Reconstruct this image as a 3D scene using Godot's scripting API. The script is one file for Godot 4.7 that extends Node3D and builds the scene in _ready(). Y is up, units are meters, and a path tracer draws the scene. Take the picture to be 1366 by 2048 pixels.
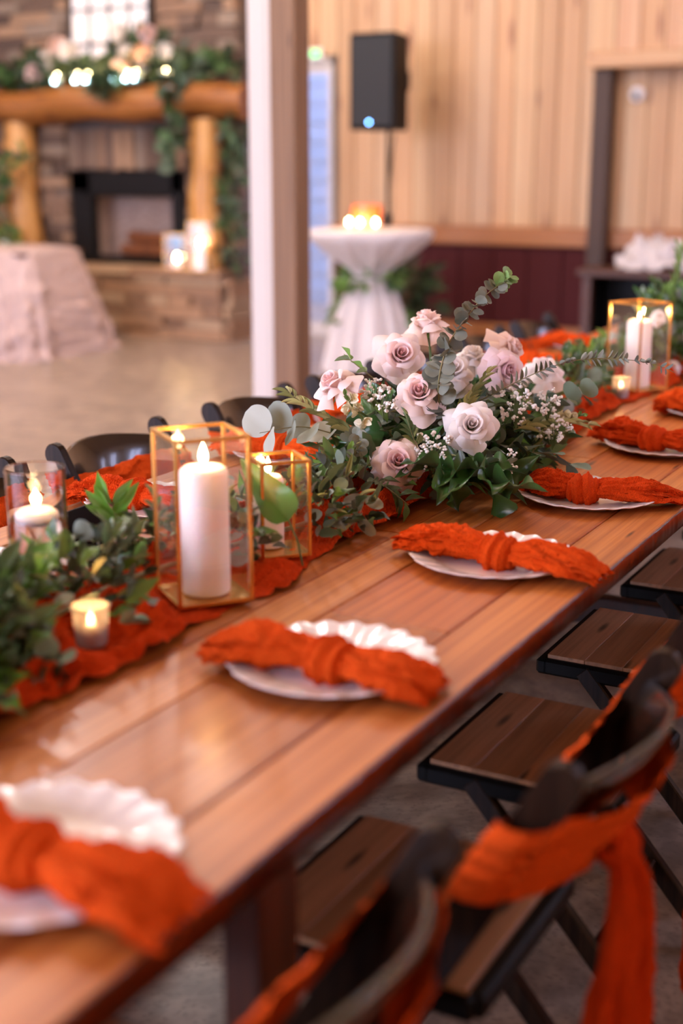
extends Node3D

# ------------------------------------------------------------------ mesh builder
class MB:
	var v := PackedVector3Array()
	var uv := PackedVector2Array()
	var ix := PackedInt32Array()
	var seams := []

	func vert(p: Vector3, u := Vector2.ZERO) -> int:
		v.append(p)
		uv.append(u)
		return v.size() - 1

	func tri(a: int, b: int, c: int) -> void:
		ix.append(a)
		ix.append(c)
		ix.append(b)

	func quad(a: Vector3, b: Vector3, c: Vector3, d: Vector3) -> void:
		var i := vert(a, Vector2(0, 0))
		vert(b, Vector2(1, 0))
		vert(c, Vector2(1, 1))
		vert(d, Vector2(0, 1))
		tri(i, i + 1, i + 2)
		tri(i, i + 2, i + 3)

	# outward normal = d/du x d/dv
	func grid(nu: int, nv: int, f: Callable, wrap := false) -> void:
		var base := v.size()
		for j in nv + 1:
			for i in nu + 1:
				var a := float(i) / nu
				var b := float(j) / nv
				var p: Vector3 = f.call(0.0 if wrap and i == nu else a, b)
				vert(p, Vector2(a, b))
		for j in nv:
			for i in nu:
				var k := base + j * (nu + 1) + i
				tri(k, k + 1, k + nu + 2)
				tri(k, k + nu + 2, k + nu + 1)
		if wrap:
			for j in nv + 1:
				seams.append([base + j * (nu + 1), base + j * (nu + 1) + nu])

	func fan(c: Vector3, pts: Array) -> void:  # pts counter-clockwise seen from outside
		var k := vert(c)
		for p in pts:
			vert(p)
		for i in pts.size():
			tri(k, k + 1 + i, k + 1 + (i + 1) % pts.size())

	func box(c: Vector3, s: Vector3, bev := 0.0, b := Basis.IDENTITY) -> void:
		var h := s * 0.5
		bev = minf(bev, minf(h.x, minf(h.y, h.z)) * 0.9)
		for ax in 3:
			for sg in [-1.0, 1.0]:
				var n := Vector3.ZERO
				n[ax] = sg
				var p := Vector3.ZERO
				p[(ax + 1) % 3] = 1.0
				var q := Vector3.ZERO
				q[(ax + 2) % 3] = 1.0
				if sg < 0:
					var t := p
					p = q
					q = t
				var hp: float = absf(p.dot(h)) - bev
				var hq: float = absf(q.dot(h)) - bev
				var o: Vector3 = n * absf(n.dot(h))
				quad(c + b * (o - p * hp - q * hq), c + b * (o + p * hp - q * hq), c + b * (o + p * hp + q * hq), c + b * (o - p * hp + q * hq))
		if bev <= 0.0:
			return
		for ax in 3:  # edges along ax
			for s1 in [-1.0, 1.0]:
				for s2 in [-1.0, 1.0]:
					var a1 := (ax + 1) % 3
					var a2 := (ax + 2) % 3
					var e := Vector3.ZERO
					e[ax] = h[ax] - bev
					var o1 := Vector3.ZERO
					o1[a1] = s1 * h[a1]
					o1[a2] = s2 * (h[a2] - bev)
					var o2 := Vector3.ZERO
					o2[a1] = s1 * (h[a1] - bev)
					o2[a2] = s2 * h[a2]
					var A := c + b * (o1 - e)
					var B := c + b * (o1 + e)
					var C := c + b * (o2 + e)
					var D := c + b * (o2 - e)
					if s1 * s2 > 0:
						quad(A, D, C, B) if (D - A).cross(B - A).dot(b * (o1 + o2)) > 0 else quad(A, B, C, D)
					else:
						quad(A, B, C, D) if (B - A).cross(D - A).dot(b * (o1 + o2)) > 0 else quad(A, D, C, B)
		for sx in [-1.0, 1.0]:
			for sy in [-1.0, 1.0]:
				for sz in [-1.0, 1.0]:
					var s3 := Vector3(sx, sy, sz)
					var P := c + b * (s3 * Vector3(h.x, h.y - bev, h.z - bev))
					var Q := c + b * (s3 * Vector3(h.x - bev, h.y, h.z - bev))
					var R := c + b * (s3 * Vector3(h.x - bev, h.y - bev, h.z))
					var k := vert(P)
					vert(Q)
					vert(R)
					if (Q - P).cross(R - P).dot(b * s3) > 0:
						tri(k, k + 1, k + 2)
					else:
						tri(k, k + 2, k + 1)

	func lathe(prof: Array, seg := 32, at := Vector3.ZERO) -> void:  # prof of Vector2(r, y) from bottom to top outside
		var n := prof.size() - 1
		var f := func(a: float, b: float) -> Vector3:
			var k: int = roundi(b * n)
			var p: Vector2 = prof[k]
			var th := a * TAU
			return at + Vector3(p.x * cos(th), p.y, -p.x * sin(th))
		grid(seg, n, f, true)

	func tube(path: Array, rad: Callable, sides := 8, caps := true) -> void:
		var n := path.size()
		var ts := []
		for i in n:
			var d: Vector3 = path[mini(i + 1, n - 1)] - path[maxi(i - 1, 0)]
			ts.append(d.normalized())
		var nn: Vector3 = ts[0].cross(Vector3.UP)
		if nn.length() < 0.05:
			nn = ts[0].cross(Vector3.RIGHT)
		nn = nn.normalized()
		var fr := []
		for i in n:
			nn = (nn - ts[i] * nn.dot(ts[i])).normalized()
			fr.append([nn, ts[i].cross(nn)])
		var base := v.size()
		var f := func(a: float, b: float) -> Vector3:
			var k: int = roundi(b * (n - 1))
			var th := a * TAU
			var r: float = rad.call(b, th)
			return path[k] + (fr[k][0] * cos(th) + fr[k][1] * sin(th)) * r
		grid(sides, n - 1, f, true)
		if caps:
			var e := []
			var s := []
			for i in sides:
				s.push_front(v[base + i])
				e.append(v[base + (n - 1) * (sides + 1) + i])
			fan(path[0], s)
			fan(path[n - 1], e)

	func sphere(c: Vector3, r: Vector3, seg := 12, rings := 8) -> void:
		var f := func(a: float, b: float) -> Vector3:
			var th := a * TAU
			var ph := (b - 0.5) * PI
			return c + Vector3(cos(ph) * cos(th), sin(ph), -cos(ph) * sin(th)) * r
		grid(seg, rings, f, true)

	func prism(poly: Array, depth: float, xf: Transform3D, bev := 0.0) -> void:  # poly CCW in xy, extruded along +-z
		var n := poly.size()
		var h := depth * 0.5
		var c := Vector2.ZERO
		for p in poly:
			c += p / n
		for i in n:
			var p: Vector2 = poly[i]
			var q: Vector2 = poly[(i + 1) % n]
			quad(xf * Vector3(p.x, p.y, h - bev), xf * Vector3(p.x, p.y, -h + bev), xf * Vector3(q.x, q.y, -h + bev), xf * Vector3(q.x, q.y, h - bev))
			if bev > 0:
				var pi_ := p + (c - p).normalized() * bev
				var qi := q + (c - q).normalized() * bev
				quad(xf * Vector3(p.x, p.y, h - bev), xf * Vector3(q.x, q.y, h - bev), xf * Vector3(qi.x, qi.y, h), xf * Vector3(pi_.x, pi_.y, h))
				quad(xf * Vector3(q.x, q.y, -h + bev), xf * Vector3(p.x, p.y, -h + bev), xf * Vector3(pi_.x, pi_.y, -h), xf * Vector3(qi.x, qi.y, -h))
		var top := []
		var bot := []
		for p in poly:
			var k: Vector2 = p + (c - p).normalized() * bev
			top.append(xf * Vector3(k.x, k.y, h))
			bot.push_front(xf * Vector3(k.x, k.y, -h))
		fan(xf * Vector3(c.x, c.y, h), top)
		fan(xf * Vector3(c.x, c.y, -h), bot)

	func add(o: MB, t: Transform3D) -> void:
		var k := v.size()
		for p in o.v:
			v.append(t * p)
		uv.append_array(o.uv)
		for i in o.ix:
			ix.append(k + i)
		for s in o.seams:
			seams.append([s[0] + k, s[1] + k])

	func mesh() -> ArrayMesh:
		var n := PackedVector3Array()
		n.resize(v.size())
		for t in range(0, ix.size(), 3):
			var a := v[ix[t]]
			var c := (v[ix[t + 2]] - a).cross(v[ix[t + 1]] - a)
			n[ix[t]] += c
			n[ix[t + 1]] += c
			n[ix[t + 2]] += c
		for s in seams:
			var w := n[s[0]] + n[s[1]]
			n[s[0]] = w
			n[s[1]] = w
		for i in n.size():
			n[i] = n[i].normalized() if n[i].length_squared() > 1e-24 else Vector3.UP
		var arr := []
		arr.resize(Mesh.ARRAY_MAX)
		arr[Mesh.ARRAY_VERTEX] = v
		arr[Mesh.ARRAY_NORMAL] = n
		arr[Mesh.ARRAY_TEX_UV] = uv
		arr[Mesh.ARRAY_INDEX] = ix
		var m := ArrayMesh.new()
		m.add_surface_from_arrays(Mesh.PRIMITIVE_TRIANGLES, arr)
		return m

# ------------------------------------------------------------------ helpers
var rng := RandomNumberGenerator.new()
var taken := {}
var M := {}
var nz := FastNoiseLite.new()
var nc := FastNoiseLite.new()

func R(a: float, b: float) -> float:
	return rng.randf_range(a, b)

func col(r: float, g: float, b: float) -> Color:
	return Color(r / 255.0, g / 255.0, b / 255.0)

func numbered(n: String) -> String:
	if not taken.has(n):
		taken[n] = 0
		return n
	taken[n] += 1
	return "%s_%03d" % [n, taken[n]]

func obj(called: String, mesh, m: Material, parent: Node = self) -> MeshInstance3D:
	var o := MeshInstance3D.new()
	o.mesh = mesh.mesh() if mesh is MB else mesh
	o.material_override = m
	o.name = numbered(called) if parent == self else called
	parent.add_child(o, true)
	return o

func tag(o: Node, label: String, category: String, group := "") -> Node:
	o.set_meta("label", label)
	o.set_meta("category", category)
	if group:
		o.set_meta("group", group)
	return o

func thing(called: String, label: String, category: String, at := Vector3.ZERO, turn := 0.0, group := "") -> Node3D:
	var o := Node3D.new()
	o.name = numbered(called)
	add_child(o)
	o.position = at
	o.rotation.y = turn
	tag(o, label, category, group)
	return o

func struct(called: String, mesh, m: Material, parent: Node = self) -> MeshInstance3D:
	var o := obj(called, mesh, m, parent)
	if parent == self:
		o.set_meta("kind", "structure")
	return o

func holder(called: String) -> Node3D:
	var o := Node3D.new()
	o.name = numbered(called)
	o.set_meta("kind", "structure")
	add_child(o)
	return o

func stuff(o: Node) -> Node:
	o.set_meta("kind", "stuff")
	return o

func dup(src: Node3D, at: Vector3, turn: float, label: String, group := "") -> Node3D:
	var base := String(src.name)
	var k := base.rfind("_")
	if k > 0 and base.substr(k + 1).is_valid_int():
		base = base.substr(0, k)
	var r: Node3D = src.duplicate()
	r.name = numbered(base)
	add_child(r)
	r.position = at
	r.rotation.y = turn
	r.set_meta("label", label)
	if group:
		r.set_meta("group", group)
	return r

func leaf_xf(pos: Vector3, dir: Vector3, nrm: Vector3, l: float, w: float) -> Transform3D:
	var y := dir.normalized()
	var x := y.cross(nrm)
	if x.length() < 0.01:
		x = y.cross(Vector3(0.3, 0.2, 0.9))
	x = x.normalized()
	var z := x.cross(y)
	return Transform3D(Basis(x * w, y * l, z * l), pos)

func rdir() -> Vector3:
	var z := R(-1, 1)
	var a := R(0, TAU)
	var s := sqrt(1 - z * z)
	return Vector3(s * cos(a), z, s * sin(a))

func curve_pts(pts: Array, n: int) -> Array:
	var c := Curve3D.new()
	for i in pts.size():
		var a: Vector3 = pts[maxi(i - 1, 0)]
		var b: Vector3 = pts[mini(i + 1, pts.size() - 1)]
		var t := (b - a) / 6.0
		c.add_point(pts[i], -t, t)
	c.bake_interval = 0.01
	var out := []
	var L := c.get_baked_length()
	for i in n:
		out.append(c.sample_baked(L * i / (n - 1), true))
	return out

# ------------------------------------------------------------------ textures and materials
func noise_img(w: int, h: int, f: Callable) -> ImageTexture:
	var im := Image.create(w, h, true, Image.FORMAT_RGB8)
	for y in h:
		for x in w:
			im.set_pixel(x, y, f.call(float(x) / w, float(y) / h))
	im.generate_mipmaps()
	return ImageTexture.create_from_image(im)

func tn(u: float, v: float, fu: float, fv: float, seed_ := 0.0) -> float:  # noise that tiles over 0..1 in u and v
	var a := u * TAU
	var b := v * TAU
	var s := nz.get_noise_3d(cos(a) * fu + seed_ * 31.7, sin(a) * fu + cos(b) * fv, sin(b) * fv + seed_ * 17.3)
	return clampf(s * 1.6 * 0.5 + 0.5, 0.0, 1.0)

func wood_tex(base: Color, dark: Color, knot: Color, knots: int, seed_: float, w := 256, h := 512, contrast := 1.0) -> ImageTexture:
	var ks := []
	var g := RandomNumberGenerator.new()
	g.seed = int(seed_ * 100) + 5
	for i in knots:
		ks.append([Vector2(g.randf(), g.randf()), g.randf_range(0.012, 0.03)])
	var f := func(u: float, v: float) -> Color:
		var uu := u
		var kd := 0.0
		for k in ks:
			var d: Vector2 = Vector2(u, v) - k[0]
			d.x -= roundf(d.x)
			d.y -= roundf(d.y)
			var q: float = Vector2(d.x, d.y * 0.35 * h / w).length() / k[1]
			uu += 0.05 * d.x / (0.02 + d.length()) * exp(-q * 0.35) * 0.6
			kd = maxf(kd, clampf(1.3 - q, 0, 1))
		var broad := tn(uu, v, 2.2, 0.25, seed_)
		var fine := tn(uu, v, 9.0, 0.35, seed_ + 3.0)
		var vf := tn(uu, v, 26.0, 0.8, seed_ + 7.0)
		var t := clampf((broad * 0.5 + fine * 0.35 + vf * 0.15 - 0.5) * 1.9 * contrast + 0.35, 0, 1)
		var c := base.lerp(dark, t)
		return c.lerp(knot, kd * 0.85)
	return noise_img(w, h, f)

func turned(t: ImageTexture) -> ImageTexture:
	var im: Image = t.get_image().duplicate()
	im.rotate_90(CLOCKWISE)
	return ImageTexture.create_from_image(im)

func mottled(a: Color, b: Color, f1: float, f2: float, seed_: float, size := 256, c := Color(0, 0, 0), cs := 0.0) -> ImageTexture:
	var f := func(u: float, v: float) -> Color:
		var t := tn(u, v, f1, f1, seed_) * 0.6 + tn(u, v, f2, f2, seed_ + 5) * 0.4
		var k := a.lerp(b, clampf((t - 0.5) * 2.2 + 0.5, 0, 1))
		if cs > 0:
			k = k.lerp(c, cs * clampf((tn(u, v, f2 * 2.5, f2 * 2.5, seed_ + 9) - 0.62) * 4.0, 0, 1))
		return k
	return noise_img(size, size, f)

func mat(c: Color, rough := 0.6, metal := 0.0, spec := 0.5) -> StandardMaterial3D:
	var m := StandardMaterial3D.new()
	m.albedo_color = c
	m.roughness = rough
	m.metallic = metal
	m.metallic_specular = spec
	return m

func tri_mat(t: Texture2D, scale: Vector3, rough := 0.6, off := Vector3.ZERO, tint := Color.WHITE) -> StandardMaterial3D:
	var m := mat(tint, rough)
	m.albedo_texture = t
	m.uv1_triplanar = true
	m.uv1_scale = scale
	m.uv1_offset = off
	m.uv1_triplanar_sharpness = 8.0
	return m

func relief(m: StandardMaterial3D, t: Texture2D, depth: float) -> StandardMaterial3D:
	m.heightmap_enabled = true
	m.heightmap_texture = t
	m.heightmap_scale = depth
	return m

func glow_mat(c: Color, e: float) -> StandardMaterial3D:
	var m := mat(c, 0.5)
	m.emission_enabled = true
	m.emission = c
	m.emission_energy_multiplier = e
	return m

func glass(a := 0.06, tint := Color(1, 1, 1), rough := 0.02) -> StandardMaterial3D:
	var m := mat(Color(tint.r, tint.g, tint.b, a), rough)
	m.transparency = BaseMaterial3D.TRANSPARENCY_ALPHA
	return m

func leafy(c: Color, rough := 0.45, through := 0.35) -> StandardMaterial3D:
	var m := mat(c, rough)
	m.backlight_enabled = true
	m.backlight = Color(through, through, through * 0.8)
	return m

func materials() -> void:
	nc.seed = 4
	nc.noise_type = FastNoiseLite.TYPE_CELLULAR
	nc.cellular_return_type = FastNoiseLite.RETURN_DISTANCE
	nc.frequency = 3.6
	nc.fractal_type = FastNoiseLite.FRACTAL_NONE
	nz.seed = 11
	nz.noise_type = FastNoiseLite.TYPE_SIMPLEX_SMOOTH
	nz.frequency = 1.0
	nz.fractal_octaves = 3
	var wt := wood_tex(col(206, 128, 62), col(156, 82, 34), col(70, 36, 20), 3, 1.0, 256, 512, 0.8)
	for i in 5:
		var k: float = [1.0, 0.9, 0.95, 0.84, 1.0][i]
		var m := tri_mat(wt, Vector3(3.1, 3.1, 0.62), 0.4, Vector3(0.37 * i, 0.11 * i, 0.23 * i), Color(k, k * [1.0, 0.96, 0.92, 0.94, 1.03][i], k * [1.0, 0.9, 0.84, 0.95, 1.06][i]))
		m.clearcoat_enabled = true
		m.clearcoat = 0.22
		m.clearcoat_roughness = 0.2
		m.metallic_specular = 0.35
		M["plank%d" % i] = m
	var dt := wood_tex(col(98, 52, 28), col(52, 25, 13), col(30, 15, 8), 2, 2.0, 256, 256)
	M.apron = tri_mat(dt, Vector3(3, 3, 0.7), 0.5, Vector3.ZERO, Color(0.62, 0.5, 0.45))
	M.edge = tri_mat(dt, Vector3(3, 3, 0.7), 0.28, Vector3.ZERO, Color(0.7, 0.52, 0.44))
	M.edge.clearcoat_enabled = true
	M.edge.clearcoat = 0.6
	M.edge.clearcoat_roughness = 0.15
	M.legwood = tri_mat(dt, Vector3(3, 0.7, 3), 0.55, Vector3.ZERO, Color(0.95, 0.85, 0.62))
	var pt := wood_tex(col(202, 165, 122), col(180, 135, 91), col(120, 70, 40), 4, 3.0, 256, 512, 0.8)
	for i in 5:
		M["pine%d" % i] = tri_mat(pt, Vector3(1.4, 0.35, 1.4), 0.5, Vector3(0.23 * i, 0.31 * i, 0.1 * i), [Color(1, 1, 1), Color(0.95, 0.92, 0.9), Color(1, 0.96, 0.93), Color(0.9, 0.86, 0.82), Color(0.97, 0.97, 0.99)][i])
	var pth := turned(pt)
	M.pinetrim = tri_mat(pth, Vector3(0.35, 1.6, 1.6), 0.5, Vector3.ZERO, Color(0.82, 0.66, 0.5))
	M.pinepale = tri_mat(pth, Vector3(0.35, 1.6, 1.6), 0.5, Vector3(0.2, 0, 0), Color(1, 0.98, 0.98))
	M.pineup = tri_mat(pt, Vector3(1.4, 0.35, 1.4), 0.5, Vector3(0.6, 0, 0), Color(1, 0.96, 0.98))
	var postt := wood_tex(col(138, 102, 70), col(98, 68, 44), col(50, 30, 18), 2, 4.0, 256, 512)
	M.post = tri_mat(postt, Vector3(2.5, 0.5, 2.5), 0.6)
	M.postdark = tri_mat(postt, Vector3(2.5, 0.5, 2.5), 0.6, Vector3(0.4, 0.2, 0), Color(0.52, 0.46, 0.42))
	M.console = tri_mat(turned(postt), Vector3(0.5, 2.5, 2.5), 0.5, Vector3.ZERO, Color(0.6, 0.45, 0.38))
	var lt := wood_tex(col(200, 146, 78), col(142, 90, 40), col(90, 45, 20), 5, 5.0, 256, 512)
	M.log = tri_mat(lt, Vector3(1.6, 0.5, 1.6), 0.45)
	M.mantel = tri_mat(turned(lt), Vector3(0.5, 1.8, 1.8), 0.5, Vector3.ZERO, Color(0.78, 0.68, 0.58))
	var st := mottled(col(176, 152, 130), col(128, 106, 90), 2.5, 8.0, 6.0, 256, col(90, 74, 66), 0.7)
	var sh := mottled(Color.BLACK, Color.WHITE, 4.0, 14.0, 7.0, 256)
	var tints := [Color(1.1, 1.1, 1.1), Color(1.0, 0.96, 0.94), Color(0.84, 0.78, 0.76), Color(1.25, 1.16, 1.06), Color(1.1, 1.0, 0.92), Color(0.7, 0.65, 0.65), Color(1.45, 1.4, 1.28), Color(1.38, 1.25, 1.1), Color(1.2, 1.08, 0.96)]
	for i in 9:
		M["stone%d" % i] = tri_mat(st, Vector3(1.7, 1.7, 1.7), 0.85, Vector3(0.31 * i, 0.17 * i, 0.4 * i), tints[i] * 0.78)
	M.mortar = mat(col(96, 82, 74), 0.95)
	var ct := mottled(col(172, 152, 132), col(134, 118, 104), 3.0, 11.0, 8.0, 512, col(104, 92, 84), 0.5)
	M.floor = tri_mat(ct, Vector3(0.32, 0.32, 0.32), 0.32)
	M.backdrop = mat(col(204, 222, 246), 0.7)  # pale blue stands in for the daylight seen through the door glass
	M.maroon = mat(col(72, 30, 31), 0.6, 0.0, 0.2)
	M.ceiling = tri_mat(pt, Vector3(1.4, 1.4, 0.35), 0.6)
	M.wallpine = tri_mat(pt, Vector3(1.4, 0.35, 1.4), 0.6, Vector3(0.5, 0.5, 0.5))
	M.black = mat(col(14, 13, 13), 0.5, 0.0, 0.25)
	M.blackmetal = mat(col(22, 20, 20), 0.5, 0.2, 0.3)
	M.firebrick = tri_mat(st, Vector3(2, 2, 2), 0.9, Vector3.ZERO, Color(1.05, 1.05, 1.12))
	M.charlog = tri_mat(lt, Vector3(1, 1, 1), 0.8, Vector3.ZERO, Color(0.6, 0.48, 0.46))
	M.white = mat(col(232, 224, 220), 0.6)
	M.whitepaint = mat(col(200, 188, 178), 0.5)
	M.plate = mat(col(238, 232, 232), 0.16)
	M.plate.clearcoat_enabled = true
	M.plate.clearcoat = 0.5
	M.plate.clearcoat_roughness = 0.08
	var wr := noise_img(256, 256, func(u: float, v: float) -> Color:
		var t := absf(tn(u, v, 7.0, 2.0, 21.0) - 0.5) * 1.6 + tn(u, v, 22.0, 9.0, 22.0) * 0.35
		return Color(t, t, t))
	var wv := mottled(Color(0.82, 0.82, 0.82), Color(1, 1, 1), 12.0, 30.0, 23.0, 256)
	for i in 3:
		var g := tri_mat(wv, Vector3(6, 6, 6), 0.85, Vector3(0.3 * i, 0.1, 0.2), [col(238, 86, 24), col(224, 72, 20), col(242, 92, 28)][i])
		g.metallic_specular = 0.15
		relief(g, wr, 0.28)
		g.backlight_enabled = true
		g.backlight = Color(0.16, 0.16, 0.16)
		g.rim_enabled = true
		g.rim = 0.1
		g.rim_tint = 0.9
		M["gauze%d" % i] = g
	M.runner = M.gauze1.duplicate()
	relief(M.runner, wr, 0.6)
	var lc := relief(tri_mat(wv, Vector3(3, 3, 3), 0.8, Vector3.ZERO, col(238, 226, 220)), wr, 0.4)
	lc.backlight_enabled = true
	lc.backlight = Color(0.2, 0.2, 0.2)
	M.linen = lc
	M.pinkcloth = relief(tri_mat(wv, Vector3(1.4, 1.4, 1.4), 0.85, Vector3.ZERO, col(238, 206, 194)), wr, 3.0)
	var cht := wood_tex(col(46, 32, 22), col(26, 18, 13), col(16, 11, 8), 1, 9.0, 128, 256)
	M.chair = tri_mat(cht, Vector3(4, 1.2, 4), 0.34)
	M.chair.clearcoat_enabled = true
	M.chair.clearcoat = 0.15
	M.chair.metallic_specular = 0.2
	M.chair.clearcoat_roughness = 0.15
	M.chairedge = tri_mat(cht, Vector3(4, 4, 4), 0.5, Vector3.ZERO, Color(1.5, 1.35, 1.2))
	M.slat = tri_mat(cht, Vector3(4, 4, 1.2), 0.2, Vector3.ZERO, Color(0.8, 0.78, 0.8))
	M.slat.clearcoat_enabled = true
	M.slat.clearcoat = 0.8
	M.slat.clearcoat_roughness = 0.1
	var seatt := wood_tex(col(178, 132, 96), col(140, 102, 72), col(60, 45, 32), 1, 12.0, 128, 256, 0.8)
	for i in 3:
		M["seat%d" % i] = tri_mat(seatt, Vector3(4, 4, 1.2), 0.4, Vector3(0.1 * i, 0.2 * i, 0.37 * i), [Color(1, 1, 1), Color(0.93, 0.92, 0.9), Color(1.06, 1.04, 1.0)][i])
	M.gold = mat(col(226, 172, 96), 0.25, 0.95)
	M.pane = glass(0.0)
	M.clear = glass(0.02)
	M.water = glass(0.03, Color(1, 1, 1), 0.0)
	M.wax = mat(col(244, 236, 228), 0.5)
	M.wax.subsurf_scatter_enabled = true
	M.wax.subsurf_scatter_strength = 0.2
	M.wick = mat(col(40, 30, 25), 0.9)
	M.flame = glow_mat(Color(1.0, 0.86, 0.62), 26.0)
	M.flamefar = glow_mat(Color(1.0, 0.86, 0.6), 70.0)
	M.mercury = glass(0.5, col(226, 216, 210), 0.2)
	M.mercury.heightmap_enabled = true
	M.mercury.heightmap_texture = sh
	M.mercury.heightmap_scale = 0.3
	M.mercury.uv1_scale = Vector3(3, 2, 1)
	M.frost = mat(col(120, 158, 160), 0.25)
	M.frost.backlight_enabled = true
	M.frost.backlight = Color(0.8, 0.8, 0.8)
	M.amber = glass(0.55, col(240, 120, 60), 0.1)
	M.leds = glow_mat(col(110, 170, 255), 16.0)
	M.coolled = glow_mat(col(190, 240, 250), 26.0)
	M.green = glow_mat(col(10, 190, 80), 2.5)
	M.lamp = glow_mat(Color(1.0, 0.95, 0.9), 6.0)
	# leaves
	M.ruscus0 = leafy(col(75, 112, 46), 0.35)
	M.ruscus1 = leafy(col(100, 140, 54), 0.35)
	M.ruscus2 = leafy(col(57, 86, 44), 0.4)
	M.salal0 = leafy(col(50, 91, 38), 0.28, 0.2)
	M.bigleaf = leafy(col(66, 128, 44), 0.4, 0.35)
	M.salal1 = leafy(col(80, 143, 44), 0.3, 0.4)
	M.dollar0 = leafy(col(134, 144, 130), 0.6, 0.25)
	M.dollar1 = leafy(col(128, 150, 127), 0.6, 0.25)
	M.dollar2 = leafy(col(98, 119, 105), 0.6, 0.2)
	M.dollar3 = leafy(col(168, 174, 158), 0.6, 0.3)
	M.olive0 = leafy(col(128, 136, 78), 0.5, 0.3)
	M.olive1 = leafy(col(177, 176, 114), 0.5, 0.3)
	M.spiral0 = leafy(col(126, 130, 114), 0.6, 0.2)
	M.spiral1 = leafy(col(93, 98, 87), 0.6, 0.2)
	M.spiral2 = leafy(col(123, 156, 87), 0.5, 0.3)
	M.darkleaf = leafy(col(46, 63, 36), 0.5, 0.15)
	M.stem = mat(col(128, 120, 78), 0.6)
	M.stemgreen = mat(col(92, 112, 60), 0.6)
	M.farpeach = leafy(col(214, 176, 158), 0.7, 0.3)
	M.farwhite = leafy(col(214, 204, 194), 0.7, 0.3)
	M.farblush = leafy(col(212, 176, 168), 0.7, 0.3)
	M.gyp = mat(col(242, 240, 234), 0.7)
	M.stock = leafy(col(234, 226, 196), 0.6, 0.4)
	var pal := {"blush": [col(250, 202, 197), col(249, 216, 210), col(250, 228, 220), col(248, 224, 212)], "white": [col(252, 242, 234), col(252, 244, 238), col(252, 246, 241), col(250, 242, 232)],
		"lilac": [col(244, 206, 211), col(245, 214, 217), col(248, 224, 226), col(246, 220, 220)], "peach": [col(248, 208, 190), col(249, 220, 205), col(250, 226, 212), col(248, 216, 194)]}
	for k in pal:
		for i in 4:
			var m := leafy(pal[k][i], 0.65, 0.7)
			m.backlight = Color(0.72, 0.69, 0.7)
			m.rim_enabled = true
			m.rim = 0.15
			M["%s%d" % [k, i]] = m

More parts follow.
